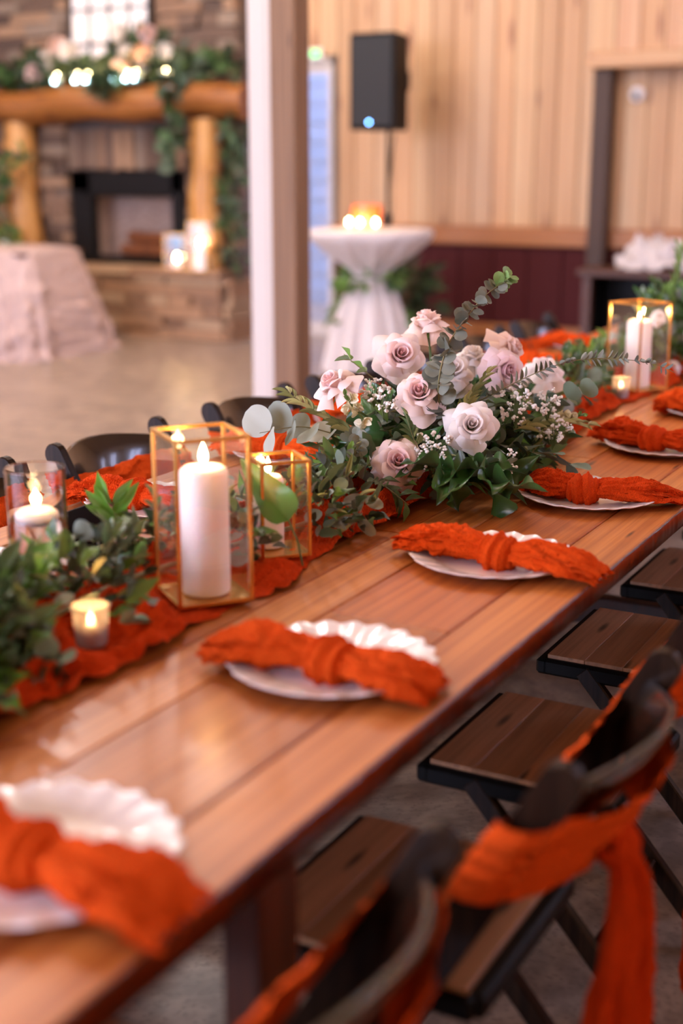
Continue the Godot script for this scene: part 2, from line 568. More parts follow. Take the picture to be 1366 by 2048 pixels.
# ------------------------------------------------------------------ the setting
func setting() -> void:
	var fl := MB.new()
	fl.box(Vector3(-5.5, -0.1, -3.8), Vector3(16, 0.2, 16), 0.0)
	struct("floor", fl, M.floor)
	var ce := MB.new()
	ce.box(Vector3(-5.5, 5.0, -3.8), Vector3(16, 0.2, 16))
	struct("ceiling", ce, M.ceiling)
	# back wall: a shell with a door opening, then boards, trims and wainscot on it
	var zb := -10.6
	var wb := MB.new()
	wb.box(Vector3(-9.97, 2.45, zb - 0.1), Vector3(6.9, 4.9, 0.16))
	wb.box(Vector3(-2.03, 2.45, zb - 0.1), Vector3(7.78, 4.9, 0.16))
	wb.box(Vector3(-6.22, 3.66, zb - 0.1), Vector3(0.61, 2.48, 0.16))
	var wall := struct("wall_back", wb, M.mortar)
	var x := -13.4
	var k := 0
	var bm := {}
	while x < 1.8:
		var w: float = [0.19, 0.165, 0.2, 0.18][k % 4]
		var right := minf(x + w, 1.85)
		var y0 := 1.02
		if right > -6.53 and x < -5.93:
			y0 = 2.44
		var over_door := y0 > 2.0
		var cut := x
		if over_door:
			pass
		var key := "%d_%s" % [k % 4, y0]
		if not bm.has(key):
			var b := MB.new()
			b.box(Vector3(0, (y0 + 4.9) * 0.5, 0), Vector3(w - 0.006, 4.9 - y0, 0.03), 0.006)
			bm[key] = b.mesh()
		var o := struct("board", bm[key], M["pine%d" % ((k * 3) % 5)], wall)
		o.position = Vector3(cut + w * 0.5, 0, zb + 0.002)
		x += w
		k += 1
	for s in [[-13.4, -6.6], [-5.9, 1.8]]:
		var cx: float = (s[0] + s[1]) * 0.5
		var wd: float = s[1] - s[0]
		var tr := MB.new()
		tr.box(Vector3(0, 0.945, 0.03), Vector3(wd, 0.15, 0.05), 0.006)
		var t1 := struct("trim_%d" % (1 if cx < -6 else 2), tr, M.pinetrim)
		t1.position = Vector3(cx, 0, zb)
		var wa := MB.new()
		var n := int(wd / 0.3)
		for i in n:
			wa.box(Vector3(-wd * 0.5 + (i + 0.5) * wd / n, 0.54, 0.005), Vector3(wd / n - 0.02, 0.66, 0.02), 0.006)
		wa.box(Vector3(0, 0.54, -0.005), Vector3(wd, 0.66, 0.014))
		var wp := struct("wainscot_panel", wa, M.maroon)
		wp.position = Vector3(cx, 0, zb)
		var bb := MB.new()
		bb.box(Vector3(0, 0.105, 0.02), Vector3(wd, 0.21, 0.04), 0.006)
		var b1 := struct("baseboard_%s" % ("left" if cx < -6 else "right"), bb, M.pinetrim)
		b1.position = Vector3(cx, 0, zb)
	# glazed door in the back wall
	var df := MB.new()
	for sx in [-0.285, 0.285]:
		df.box(Vector3(sx, 1.21, 0), Vector3(0.04, 2.42, 0.14), 0.004)
	df.box(Vector3(0, 2.4, 0), Vector3(0.61, 0.05, 0.14), 0.004)
	df.box(Vector3(0, 0.06, 0), Vector3(0.53, 0.12, 0.05), 0.004)
	df.box(Vector3(0, 2.34, 0), Vector3(0.53, 0.08, 0.05), 0.004)
	for sx in [-0.255, 0.255]:
		df.box(Vector3(sx, 1.2, 0), Vector3(0.03, 2.3, 0.05), 0.004)
	var door := struct("door_1", df, M.whitepaint)
	door.position = Vector3(-6.225, 0, zb - 0.06)
	var dp := MB.new()
	dp.box(Vector3(0, 1.21, 0), Vector3(0.49, 2.2, 0.008))
	struct("pane", dp, M.pane, door)
	# raised upper wall with a ledge over the dark post
	var up := holder("wall_upper")
	var um := MB.new()
	um.box(Vector3(0, 3.6, 0), Vector3(0.186, 2.5, 0.1), 0.006)
	var umm := um.mesh()
	for i in 26:
		var o := struct("board", umm, M["pineup"] if i % 2 else M["pine%d" % (i % 5)], up)
		o.position = Vector3(-3.43 + 0.192 * i, 0, zb + 0.14)
	var lg := MB.new()
	lg.box(Vector3(0, 2.3, 0), Vector3(5.2, 0.12, 0.22), 0.01)
	var l := struct("ledge_board", lg, M.pinepale, up)
	l.position = Vector3(-0.93, 0, zb + 0.15)
	var pd := MB.new()
	pd.box(Vector3(0, 1.12, 0), Vector3(0.145, 2.24, 0.14), 0.01)
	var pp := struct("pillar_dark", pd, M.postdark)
	pp.position = Vector3(-3.42, 0, zb + 0.13)
	# side and front walls with window openings
	for side in [-1, 1]:
		var wx := -13.4 if side < 0 else 1.9
		var w := MB.new()
		var zs := [4.2]
		if side > 0:
			zs = [4.2, -4.1, -5.0, -6.4, -7.3, -8.6, -9.5, -9.8, -11.0]
			for i in range(0, 8, 2):
				w.box(Vector3(wx, 2.45, (zs[i] + zs[i + 1]) * 0.5), Vector3(0.16, 4.9, zs[i] - zs[i + 1]))
			w.box(Vector3(wx, 2.45, -10.6), Vector3(0.16, 4.9, 2.0))
			for i in range(1, 7, 2):
				w.box(Vector3(wx, 0.65, (zs[i] + zs[i + 1]) * 0.5), Vector3(0.16, 1.3, 0.9))
				w.box(Vector3(wx, 4.55, (zs[i] + zs[i + 1]) * 0.5), Vector3(0.16, 0.7, 0.9))
		else:
			w.box(Vector3(wx, 2.45, -3.3), Vector3(0.16, 4.9, 15.2))
		struct("wall_left" if side < 0 else "wall_right", w, M.wallpine)
		if side > 0:
			for i in range(1, 7, 2):
				var wf := MB.new()
				for dz in [-0.42, 0.0, 0.42]:
					wf.box(Vector3(0, 2.75, dz), Vector3(0.1, 2.9, 0.07), 0.005)
				for dy in [1.33, 2.75, 4.17]:
					wf.box(Vector3(0, dy, 0), Vector3(0.1, 0.07, 0.9), 0.005)
				var win := struct("window_%d" % (i / 2 + 1), wf, M.whitepaint)
				win.position = Vector3(wx, 0, (zs[i] + zs[i + 1]) * 0.5)
				var gp := MB.new()
				gp.box(Vector3(0, 2.75, 0), Vector3(0.008, 2.84, 0.86))
				struct("pane", gp, M.pane, win)
	var wf2 := MB.new()  # front wall with a wide opening added behind the camera for frontal fill light
	wf2.box(Vector3(-12.75, 2.45, 4.1), Vector3(1.5, 4.9, 0.16))
	wf2.box(Vector3(-0.1, 2.45, 4.1), Vector3(4.2, 4.9, 0.16))
	wf2.box(Vector3(-7.1, 4.65, 4.1), Vector3(9.8, 0.5, 0.16))
	struct("wall_front", wf2, M.wallpine)
	var of := MB.new()
	for jx in [-11.95, -2.25]:
		of.box(Vector3(jx, 2.2, 4.1), Vector3(0.12, 4.4, 0.2), 0.006)
	of.box(Vector3(-7.1, 4.35, 4.1), Vector3(9.8, 0.12, 0.2), 0.006)
	struct("added_door_2", of, M.whitepaint)  # frame round the added fill light opening

func outside() -> void:
	var o := holder("backdrop_outside")  # made-up backdrop hiding the bright sky behind the glass door
	var b := MB.new()
	b.box(Vector3.ZERO, Vector3(7.0, 0.235, 0.03), 0.004)
	var m := b.mesh()
	for i in 24:
		var p := struct("backdrop_board", m, M.backdrop, o)
		p.position = Vector3(-7.2, 0.1 + 0.205 * i, -13.2)
		p.rotation.x = 0.06
	var g := MB.new()
	g.box(Vector3(-6.5, -0.1, -12.5), Vector3(12, 0.2, 1.8))
	struct("ground_outside", g, M.floor)

func timber_post() -> void:
	var t := thing("timber_post", "square rough brown timber post standing on the concrete floor behind the table", "post", Vector3(-3.6, 0, -6.0))
	var b := MB.new()
	b.box(Vector3(0, 2.45, 0), Vector3(0.15, 4.9, 0.15), 0.008)
	obj("shaft", b, M.post, t)
	var g := MB.new()
	g.box(Vector3(-0.098, 2.45, 0.045), Vector3(0.046, 4.9, 0.03), 0.004)
	g.box(Vector3(-0.155, 2.45, 0.055), Vector3(0.11, 4.9, 0.016), 0.006)
	var w := obj("white_board", g, M.whitepaint, t)
	w.set_meta("label", "white painted board on the left side of the post")

func bumpy(seed_: float, amp: float, f := 2.0) -> Callable:
	return func(b: float, th: float) -> float: return 1.0 + amp * nz.get_noise_3d(cos(th) * 0.9 + seed_, sin(th) * 0.9, b * f)

# ------------------------------------------------------------------ fireplace corner
func fireplace() -> void:
	var zf := -10.2
	var t := thing("fireplace", "stone fireplace with a log mantel, log legs and a raised stone hearth", "fireplace", Vector3(-8.0, 0, zf))
	var core := MB.new()  # firebox opening x -0.53..0.78 (local), y 0.62..1.48
	core.box(Vector3(-0.995, 2.45, -0.19), Vector3(0.91, 4.9, 0.34))
	core.box(Vector3(1.09, 2.45, -0.19), Vector3(0.6, 4.9, 0.34))
	core.box(Vector3(0.125, 3.19, -0.19), Vector3(1.4, 3.42, 0.34))
	core.box(Vector3(0.125, 0.3, -0.19), Vector3(1.4, 0.6, 0.34))
	obj("chimney_core", core, M.mortar, t)
	var hb := MB.new()
	hb.box(Vector3(-0.05, 0.285, 0.22), Vector3(3.0, 0.57, 0.42))
	obj("hearth_core", hb, M.mortar, t)
	# stones
	var sm := []
	for i in 8:
		var s := MB.new()
		s.box(Vector3.ZERO, Vector3.ONE, 0.0)
		var jit := {}
		for q in s.v.size():
			var key := "%.1f%.1f%.1f" % [s.v[q].x, s.v[q].y, s.v[q].z]
			if not jit.has(key):
				jit[key] = Vector3(R(-0.05, 0.05), R(-0.07, 0.07), R(-0.1, 0.1))
			s.v[q] += jit[key]
		sm.append(s.mesh())
	var put := func(at: Vector3, size: Vector3) -> void:
		var o := obj("stone", sm[rng.randi() % 8], M["stone%d" % (rng.randi() % 6)], t)
		o.position = at
		o.scale = size
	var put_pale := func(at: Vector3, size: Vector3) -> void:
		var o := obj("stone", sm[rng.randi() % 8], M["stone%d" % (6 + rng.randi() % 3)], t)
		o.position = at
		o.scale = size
	var zones := [[-1.45, 1.39, 2.2, 3.35], [-1.45, -0.56, 0.62, 2.0], [0.8, 1.39, 0.62, 2.0]]
	for z in zones:
		var y: float = z[2]
		while y < z[3] - 0.03:
			var hh: float = minf(R(0.06, 0.13), z[3] - y)
			var x: float = z[0]
			while x < z[1] - 0.02:
				var w: float = R(0.14, 0.5)
				if z[1] - x - w < 0.12:
					w = z[1] - x
				var dp := R(0.05, 0.1)
				put.call(Vector3(x + w * 0.5, y + hh * 0.5, dp * 0.5 - 0.02), Vector3(w - 0.012, hh - 0.01, dp))
				x += w
			y += hh
	for i in 12:  # upright course over the firebox
		var w := 1.36 / 12
		var dp := R(0.05, 0.09)
		put.call(Vector3(-0.555 + (i + 0.5) * w, 1.67, dp * 0.5 - 0.02), Vector3(w - 0.012, R(0.33, 0.37), dp))
	var yy := 0.0
	while yy < 0.53:  # hearth front and its right end
		var hh := minf(R(0.08, 0.15), 0.55 - yy)
		var x := -1.55
		while x < 1.44:
			var w := R(0.2, 0.55)
			if 1.45 - x - w < 0.15:
				w = 1.45 - x
			var dp := R(0.05, 0.1)
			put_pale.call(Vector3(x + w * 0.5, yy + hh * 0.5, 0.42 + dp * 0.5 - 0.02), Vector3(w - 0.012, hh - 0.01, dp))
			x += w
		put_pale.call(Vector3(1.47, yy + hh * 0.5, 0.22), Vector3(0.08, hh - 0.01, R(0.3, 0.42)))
		yy += hh
	for i in 6:  # hearth slabs
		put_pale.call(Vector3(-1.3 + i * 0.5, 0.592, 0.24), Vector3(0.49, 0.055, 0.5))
	# firebox
	var fr := MB.new()
	fr.box(Vector3(-0.41, 1.04, 0.0), Vector3(0.24, 0.86, 0.12), 0.01)
	fr.box(Vector3(0.71, 1.04, 0.0), Vector3(0.14, 0.86, 0.12), 0.01)
	fr.box(Vector3(0.125, 1.375, 0.0), Vector3(1.3, 0.2, 0.12), 0.01)
	fr.box(Vector3(0.125, 1.26, 0.03), Vector3(1.0, 0.05, 0.06), 0.01)
	fr.box(Vector3(0.125, 0.655, 0.01), Vector3(1.3, 0.07, 0.1), 0.01)
	obj("firebox_frame", fr, M.blackmetal, t)
	var fb := MB.new()
	fb.box(Vector3(0.125, 1.0, -0.33), Vector3(1.1, 0.8, 0.04))
	fb.box(Vector3(-0.36, 1.0, -0.18), Vector3(0.06, 0.8, 0.3))
	fb.box(Vector3(0.68, 1.0, -0.18), Vector3(0.06, 0.8, 0.3))
	fb.box(Vector3(0.125, 0.64, -0.18), Vector3(1.1, 0.04, 0.3))
	obj("firebrick_lining", fb, M.firebrick, t)
	# logs of the surround
	var leg_path := []
	for i in 13:
		leg_path.append(Vector3(0.02 * sin(i * 0.8), 1.28 * i / 12.0, 0.01 * cos(i * 1.3)))
	for s in [[-1.0, 0.15, 1.0], [1.13, 0.135, 4.0]]:
		var lg := MB.new()
		var bp := bumpy(s[2], 0.14, 3.0)
		lg.tube(leg_path, func(b: float, th: float) -> float: return s[1] * bp.call(b, th) * (1.08 - 0.1 * b), 14)
		for q in 5:
			lg.sphere(Vector3(s[1] * 0.9 * cos(q * 2.1), 0.2 + 0.22 * q, s[1] * 0.8), Vector3(0.035, 0.05, 0.035), 8, 6)
		var o := obj("log_leg", lg, M.log, t)
		o.position = Vector3(s[0], 0.62, 0.2)
	var mp := []
	for i in 25:
		mp.append(Vector3(-1.85 + 3.42 * i / 24.0, 0.02 * sin(i * 0.7), 0.015 * cos(i * 1.1)))
	var mt := MB.new()
	var bm := bumpy(9.0, 0.1, 5.0)
	mt.tube(mp, func(b: float, th: float) -> float: return 0.155 * bm.call(b, th) * (1.0 + 0.25 * absf(cos(th)) - 0.1 * absf(sin(th)) + 0.1 * sin(th * 3.0 + b * 9.0)), 18)
	var mo := obj("mantel_log", mt, M.mantel, t)
	mo.position = Vector3(0.05, 2.06, 0.22)
	# firewood
	var wood := MB.new()
	var wp := []
	for i in 7:
		wp.append(Vector3(-0.3 + 0.1 * i, 0, 0.004 * sin(i * 2.0)))
	var wbp := bumpy(14.0, 0.35, 2.0)
	wood.tube(wp, func(b: float, th: float) -> float: return 0.055 * wbp.call(b, th), 9)
	var w0 := obj("firewood_log", wood, M.charlog)
	tag(w0, "reddish split log lying at the bottom front of the firebox", "log")
	w0.position = Vector3(-7.78, 0.735, zf - 0.14)
	var w1 := dup(w0, Vector3(-7.72, 0.75, zf - 0.25), 0.12, "reddish log lying behind the front log in the firebox")
	w1.scale = Vector3(0.95, 1.2, 1.1)
	var w2 := dup(w0, Vector3(-7.8, 0.85, zf - 0.19), -0.2, "reddish log resting across the two others in the firebox")
	w2.scale = Vector3(0.9, 1.1, 1.0)

func far_mirror() -> void:
	var t := thing("windowpane_mirror", "dark framed windowpane mirror standing on the mantel behind the garland", "mirror", Vector3(-7.93, 2.28, -10.06))
	t.rotation.x = -0.04
	var f := MB.new()
	for x in [-0.45, 0.45]:
		f.box(Vector3(x, 0.6, 0), Vector3(0.05, 1.2, 0.04), 0.005)
	for y in [0.025, 1.175]:
		f.box(Vector3(0, y, 0), Vector3(0.94, 0.05, 0.04), 0.005)
	var mf := obj("frame", f, M.blackmetal, t)
	var g := MB.new()
	for x in [-0.225, 0.0, 0.225]:
		g.box(Vector3(x, 0.6, 0.006), Vector3(0.02, 1.12, 0.02))
	for y in [0.3, 0.6, 0.9]:
		g.box(Vector3(0, y, 0.006), Vector3(0.86, 0.02, 0.02))
	obj("muntin", g, M.blackmetal, mf)
	var pm := MB.new()
	pm.box(Vector3.ZERO, Vector3(0.2, 0.27, 0.006))
	var pmm := pm.mesh()
	for i in 4:
		for j in 4:
			var o := obj("pane", pmm, M.white, mf)  # white colour stands in for the bright room mirrored in the panes
			o.position = Vector3(-0.3375 + 0.225 * i, 0.165 + 0.29 * j, 0)

func flame_mesh(h := 0.03, r := 0.006, lean := 0.0) -> MB:
	var b := MB.new()
	var prof := []
	for i in 13:
		var k := i / 12.0
		prof.append(Vector2(maxf(0.0002, r * pow(sin(PI * pow(k, 0.62)), 0.9)), h * k))
	b.lathe(prof, 12)
	for i in b.v.size():
		b.v[i].x += lean * pow(b.v[i].y / h, 1.6)
	return b

func flame(parent: Node3D, at: Vector3, h := 0.03, r := 0.006, energy := 0.012, m: Material = null, lean := 0.0) -> void:
	var o := obj("flame", flame_mesh(h, r, lean), m if m else M.flame, parent)
	o.position = at
	var l := OmniLight3D.new()
	l.name = "flame_light"
	l.light_color = Color(1.0, 0.72, 0.42)
	l.light_energy = energy * 0.5
	l.light_size = r
	l.omni_range = 20.0
	l.omni_attenuation = 2.0
	l.shadow_enabled = true
	parent.add_child(l, true)
	l.position = at + Vector3(lean * 0.3, h * 0.45, 0)

func candle_mesh(r: float, h: float) -> MB:
	var b := MB.new()
	b.lathe([Vector2(0.0001, 0), Vector2(r - 0.004, 0), Vector2(r, 0.004), Vector2(r, h - 0.008), Vector2(r * 0.93, h - 0.001), Vector2(r * 0.8, h + 0.003), Vector2(r * 0.45, h + 0.004), Vector2(r * 0.25, h - 0.001), Vector2(0.0001, h - 0.002)], 32)
	return b

func pillar_candle(at: Vector3, r: float, h: float, label: String, energy := 0.025, lean := 0.0, m: Material = null, fs := 1.0, called := "pillar_candle") -> Node3D:
	var t := thing(called, label, "candle", at)
	var body := obj("wax_body", candle_mesh(r, h), M.wax, t)
	var w := MB.new()
	w.tube([Vector3(0, h - 0.003, 0), Vector3(0.001, h + 0.006, 0), Vector3(0.002, h + 0.012, 0)], func(_b: float, _t: float) -> float: return 0.0012, 6)
	obj("wick", w, M.wick, body)
	flame(t, Vector3(0, h + 0.008, 0), 0.038 * fs, 0.0075 * fs, energy, m, lean)
	return t

func lantern(at: Vector3, turn: float, w: float, h: float, label: String) -> void:
	var t := thing("glass_lantern", label, "lantern", at, turn)
	var s := w * 0.5
	var bar := 0.0034
	var fr := MB.new()
	for x in [-s, s]:
		for z in [-s, s]:
			fr.box(Vector3(x, h * 0.5, z), Vector3(bar * 2, h, bar * 2), 0.001)
	for y in [0.003, h - 0.003]:
		for q in [-s, s]:
			fr.box(Vector3(q, y, 0), Vector3(bar * 2, bar * 2, w - bar * 2), 0.001)
			fr.box(Vector3(0, y, q), Vector3(w - bar * 2, bar * 2, bar * 2), 0.001)
	var bf := obj("brass_frame", fr, M.gold, t)
	var bs := MB.new()
	bs.box(Vector3(0, 0.003, 0), Vector3(w - 0.008, 0.004, w - 0.008))
	obj("base_plate", bs, M.gold, t)
	for k in 4:
		var p := MB.new()
		p.box(Vector3(0, h * 0.5, s), Vector3(w - 0.008, h - 0.012, 0.0018))
		var o := obj("glass_pane", p, M.pane, bf)
		o.rotation.y = k * PI / 2

func votive_cup(at: Vector3, r: float, h: float, label: String, e := 0.012, m: Material = null, group := "") -> Node3D:
	var t := thing("votive_cup", label, "candle holder", at, 0.0, group)
	var b := MB.new()
	b.lathe([Vector2(0.0001, 0), Vector2(r * 0.78, 0), Vector2(r * 0.84, 0.004), Vector2(r * 0.9, h * 0.4), Vector2(r * 0.98, h * 0.9), Vector2(r * 1.06, h * 0.96), Vector2(r * 1.06, h), Vector2(r * 0.98, h), Vector2(r * 0.86, h * 0.5), Vector2(r * 0.8, 0.008), Vector2(0.0001, 0.008)], 28)
	obj("cup", b, M.mercury if m == null else m, t)
	var c := MB.new()
	c.lathe([Vector2(0.0001, 0.009), Vector2(r * 0.7, 0.009), Vector2(r * 0.7, h * 0.5), Vector2(0.0001, h * 0.5)], 18)
	obj("tealight", c, M.wax, t)
	flame(t, Vector3(0, h * 0.52, 0), 0.022, 0.006, e, M.flame)
	return t

func fireplace_decor() -> void:
	# votives along the mantel
	var xs := [-8.37, -8.12, -8.03, -7.83, -7.7, -7.58, -7.46, -7.16]
	for i in xs.size():
		var t := votive_cup(Vector3(xs[i], 2.225, -9.845 + 0.02 * sin(i * 2.3)), 0.05, 0.085, "small lit silvery votive on the log mantel, %s from the left" % ORD[i], 0.03, M.mercury, "lit votives on the mantel")
		for c in t.get_children():
			if c.name == "flame":
				c.material_override = M.flamefar
				c.scale = Vector3(2.4, 2.6, 2.4)
			elif c.name == "cup":
				c.material_override = M.frost
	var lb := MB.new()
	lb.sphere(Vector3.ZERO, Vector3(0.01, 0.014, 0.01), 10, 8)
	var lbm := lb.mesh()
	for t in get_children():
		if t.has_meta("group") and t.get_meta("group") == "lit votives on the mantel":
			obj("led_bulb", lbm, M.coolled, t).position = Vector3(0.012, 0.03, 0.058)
	# hearth lanterns
	lantern(Vector3(-7.14, 0.62, -9.9), 0.3, 0.17, 0.3, "gold framed glass lantern standing in front of the firebox on the hearth")
	pillar_candle(Vector3(-7.14, 0.63, -9.9), 0.04, 0.045, "short white candle inside the lantern in front of the firebox", 0.025, 0, M.flamefar, 1.8)
	lantern(Vector3(-6.8, 0.62, -9.78), 0.25, 0.16, 0.42, "tall gold framed glass lantern on the hearth beside the right log leg")
	pillar_candle(Vector3(-6.8, 0.63, -9.78), 0.04, 0.2, "white candle inside the tall lantern beside the right log leg", 0.01, 0, M.flamefar, 1.5)

func sweetheart_table() -> void:
	var t := thing("sweetheart_table", "small head table in front of the stone fireplace, hidden under a blush cloth", "table", Vector3(-8.5, 0, -8.55))
	var tp := MB.new()
	tp.box(Vector3(0, 0.82, 0), Vector3(2.2, 0.03, 0.75), 0.005)
	obj("tabletop", tp, M.console, t)
	for s in [[-1, -1], [-1, 1], [1, -1], [1, 1]]:
		var b := MB.new()
		b.box(Vector3(s[0] * 1.02, 0.4, s[1] * 0.3), Vector3(0.05, 0.81, 0.05), 0.005)
		obj("leg", b, M.console, t)
	var cl := MB.new()
	var f := func(a: float, b: float) -> Vector3:
		var th := a * TAU
		var ct := cos(th)
		var st := sin(th)
		var e := 0.28
		var ux := signf(ct) * pow(absf(ct), e)
		var uz := -signf(st) * pow(absf(st), e)
		var k := 0.0
		var y := 0.855
		var g := 0.0
		if b < 0.3:
			k = b / 0.3
		else:
			k = 1.0
			g = (b - 0.3) / 0.7
			y = 0.855 - 0.845 * g
		var pl := 0.03 * sin(th * 17.0 + 2.0 * sin(th * 5.0)) * g
		var ros := 0.1 * absf(nz.get_noise_3d(ux * 5.5, y * 5.5, uz * 2.5)) + 0.03 * absf(nz.get_noise_3d(ux * 14.0, y * 13.0, uz * 7.0))
		var q := 1.0 + (0.15 * g + pl * 0.5)
		return Vector3(ux * (1.12 * k + 0.2 * g + pl + ros * g), y + ros * 0.25 - 0.02 * pow(k, 8.0), uz * (0.4 * k + 0.22 * g + pl + ros * g) * (1.0 if q > 0 else 1.0))
	cl.grid(360, 110, f, true)
	var c := obj("tablecloth", cl, M.pinkcloth)
	tag(c, "pale blush rosette textured cloth reaching the floor over the head table", "tablecloth")
	c.position = Vector3(-8.5, 0, -8.55)

func cocktail_table() -> void:
	var at := Vector3(-4.62, 0, -8.85)
	var t := thing("cocktail_table", "tall round pedestal table wrapped in a white cloth below the speaker", "table", at)
	var b := MB.new()
	b.lathe([Vector2(0.0001, 1.03), Vector2(0.44, 1.03), Vector2(0.45, 1.04), Vector2(0.44, 1.05), Vector2(0.0001, 1.05)], 40)
	obj("tabletop", b, M.console, t)
	var p := MB.new()
	p.lathe([Vector2(0.0001, 0), Vector2(0.22, 0), Vector2(0.2, 0.03), Vector2(0.04, 0.06), Vector2(0.04, 1.03), Vector2(0.0001, 1.03)], 20)
	obj("pedestal", p, M.blackmetal, t)
	var prof := [Vector2(0.0002, 1.062), Vector2(0.25, 1.062), Vector2(0.44, 1.06), Vector2(0.462, 1.045), Vector2(0.455, 1.0), Vector2(0.4, 0.95), Vector2(0.28, 0.86), Vector2(0.15, 0.77), Vector2(0.12, 0.72), Vector2(0.14, 0.66), Vector2(0.19, 0.55), Vector2(0.25, 0.38), Vector2(0.3, 0.18), Vector2(0.33, 0.012)]
	var pts := []
	for q in prof:
		pts.append(Vector3(q.x, q.y, 0))
	pts = curve_pts(pts, 50)
	pts.reverse()
	var cl := MB.new()
	var f := func(a: float, bb: float) -> Vector3:
		var k: Vector3 = pts[roundi(bb * 49)]
		var th := a * TAU
		var low := clampf((1.03 - k.y) * 4.0, 0, 1) * clampf(k.x / 0.12, 0, 1)
		var r: float = k.x * (1.0 + low * (0.09 * sin(th * 11.0 + sin(th * 3.0)) + 0.05 * sin(th * 23.0)))
		return Vector3(r * cos(th), k.y, -r * sin(th))
	cl.grid(160, 49, f, true)
	var c := obj("tablecloth", cl, M.linen)
	tag(c, "white floor length cloth gathered at the waist of the tall cocktail table", "tablecloth")
	c.position = at
	# greenery tied round the waist
	var g := thing("leaf_tie", "dark green leaf garland tied round the waist of the cocktail table", "garland", at + Vector3(0, 0.72, 0))
	var rp := []
	for i in 25:
		rp.append(Vector3(0.165 * cos(i * TAU / 24), 0.01 * sin(i * 1.7), 0.165 * sin(i * TAU / 24)))
	var rs := MB.new()
	rs.tube(rp, func(_b: float, _t: float) -> float: return 0.008, 6)
	obj("stem", rs, M.stemgreen, g)
	for i in 70:
		var an := R(0, TAU)
		var o := obj("leaf", LM.ruscus, M["ruscus%d" % (i % 3)], g)
		var drop := R(0, 0.34) if i % 3 == 0 else R(-0.05, 0.06)
		o.transform = leaf_xf(Vector3(cos(an), 0, sin(an)) * (0.17 + drop * 0.32) + Vector3(0, -drop, 0), Vector3(cos(an), R(-1.4, 0.5), sin(an)), rdir(), R(0.08, 0.14), R(0.04, 0.06))
	# candles and amber bowl on top
	var bw := thing("amber_bowl", "glowing amber glass bowl standing on the tall cocktail table", "bowl", at + Vector3(-0.05, 1.063, -0.03))
	var bb2 := MB.new()
	bb2.lathe([Vector2(0.0001, 0), Vector2(0.09, 0), Vector2(0.11, 0.01), Vector2(0.115, 0.17), Vector2(0.108, 0.17), Vector2(0.102, 0.014), Vector2(0.0001, 0.01)], 28)
	obj("bowl_wall", bb2, M.amber, bw)
	var spots := [[-0.13, "left of three"], [-0.02, "middle of three"], [0.09, "right of three"]]
	for s in spots:
		var v := votive_cup(at + Vector3(s[0], 1.063, 0.14 - absf(s[0] + 0.02) * 0.3), 0.035, 0.06, "lit glass votive on the tall cocktail table, %s" % s[1], 0.03, M.clear)
		for c2 in v.get_children():
			if c2.name == "flame":
				c2.material_override = M.flamefar
				c2.scale = Vector3.ONE * 2.0
	# a bushy dark plant behind it
	var pl := thing("potted_plant", "dark bushy potted plant on the floor behind the cocktail table", "plant", Vector3(-4.72, 0, -9.5))
	pl.scale = Vector3(0.85, 0.85, 0.85)
	var pot := MB.new()
	pot.lathe([Vector2(0.0001, 0), Vector2(0.17, 0), Vector2(0.21, 0.3), Vector2(0.22, 0.34), Vector2(0.19, 0.34), Vector2(0.0001, 0.3)], 24)
	obj("pot", pot, M.black, pl)
	var st := MB.new()
	for i in 9:
		var an := i * 0.7
		st.tube(curve_pts([Vector3(0.03 * cos(an), 0.3, 0.03 * sin(an)), Vector3(0.2 * cos(an), 0.6, 0.2 * sin(an)), Vector3(0.32 * cos(an), 0.9, 0.3 * sin(an))], 6), func(_b: float, _t: float) -> float: return 0.008, 6)
	obj("stem", st, M.stemgreen, pl)
	for i in 200:
		var d := rdir()
		var o := obj("leaf", LM.ruscus if i % 2 else LM.salal, M.darkleaf if i % 3 else M.ruscus2, pl)
		o.transform = leaf_xf(Vector3(0, 0.6, 0) + d * Vector3(0.42, 0.34, 0.3) * R(0.3, 1.0), d + Vector3(0, -0.3, 0), rdir() + Vector3(0, 0, 1), R(0.12, 0.2), R(0.05, 0.09))

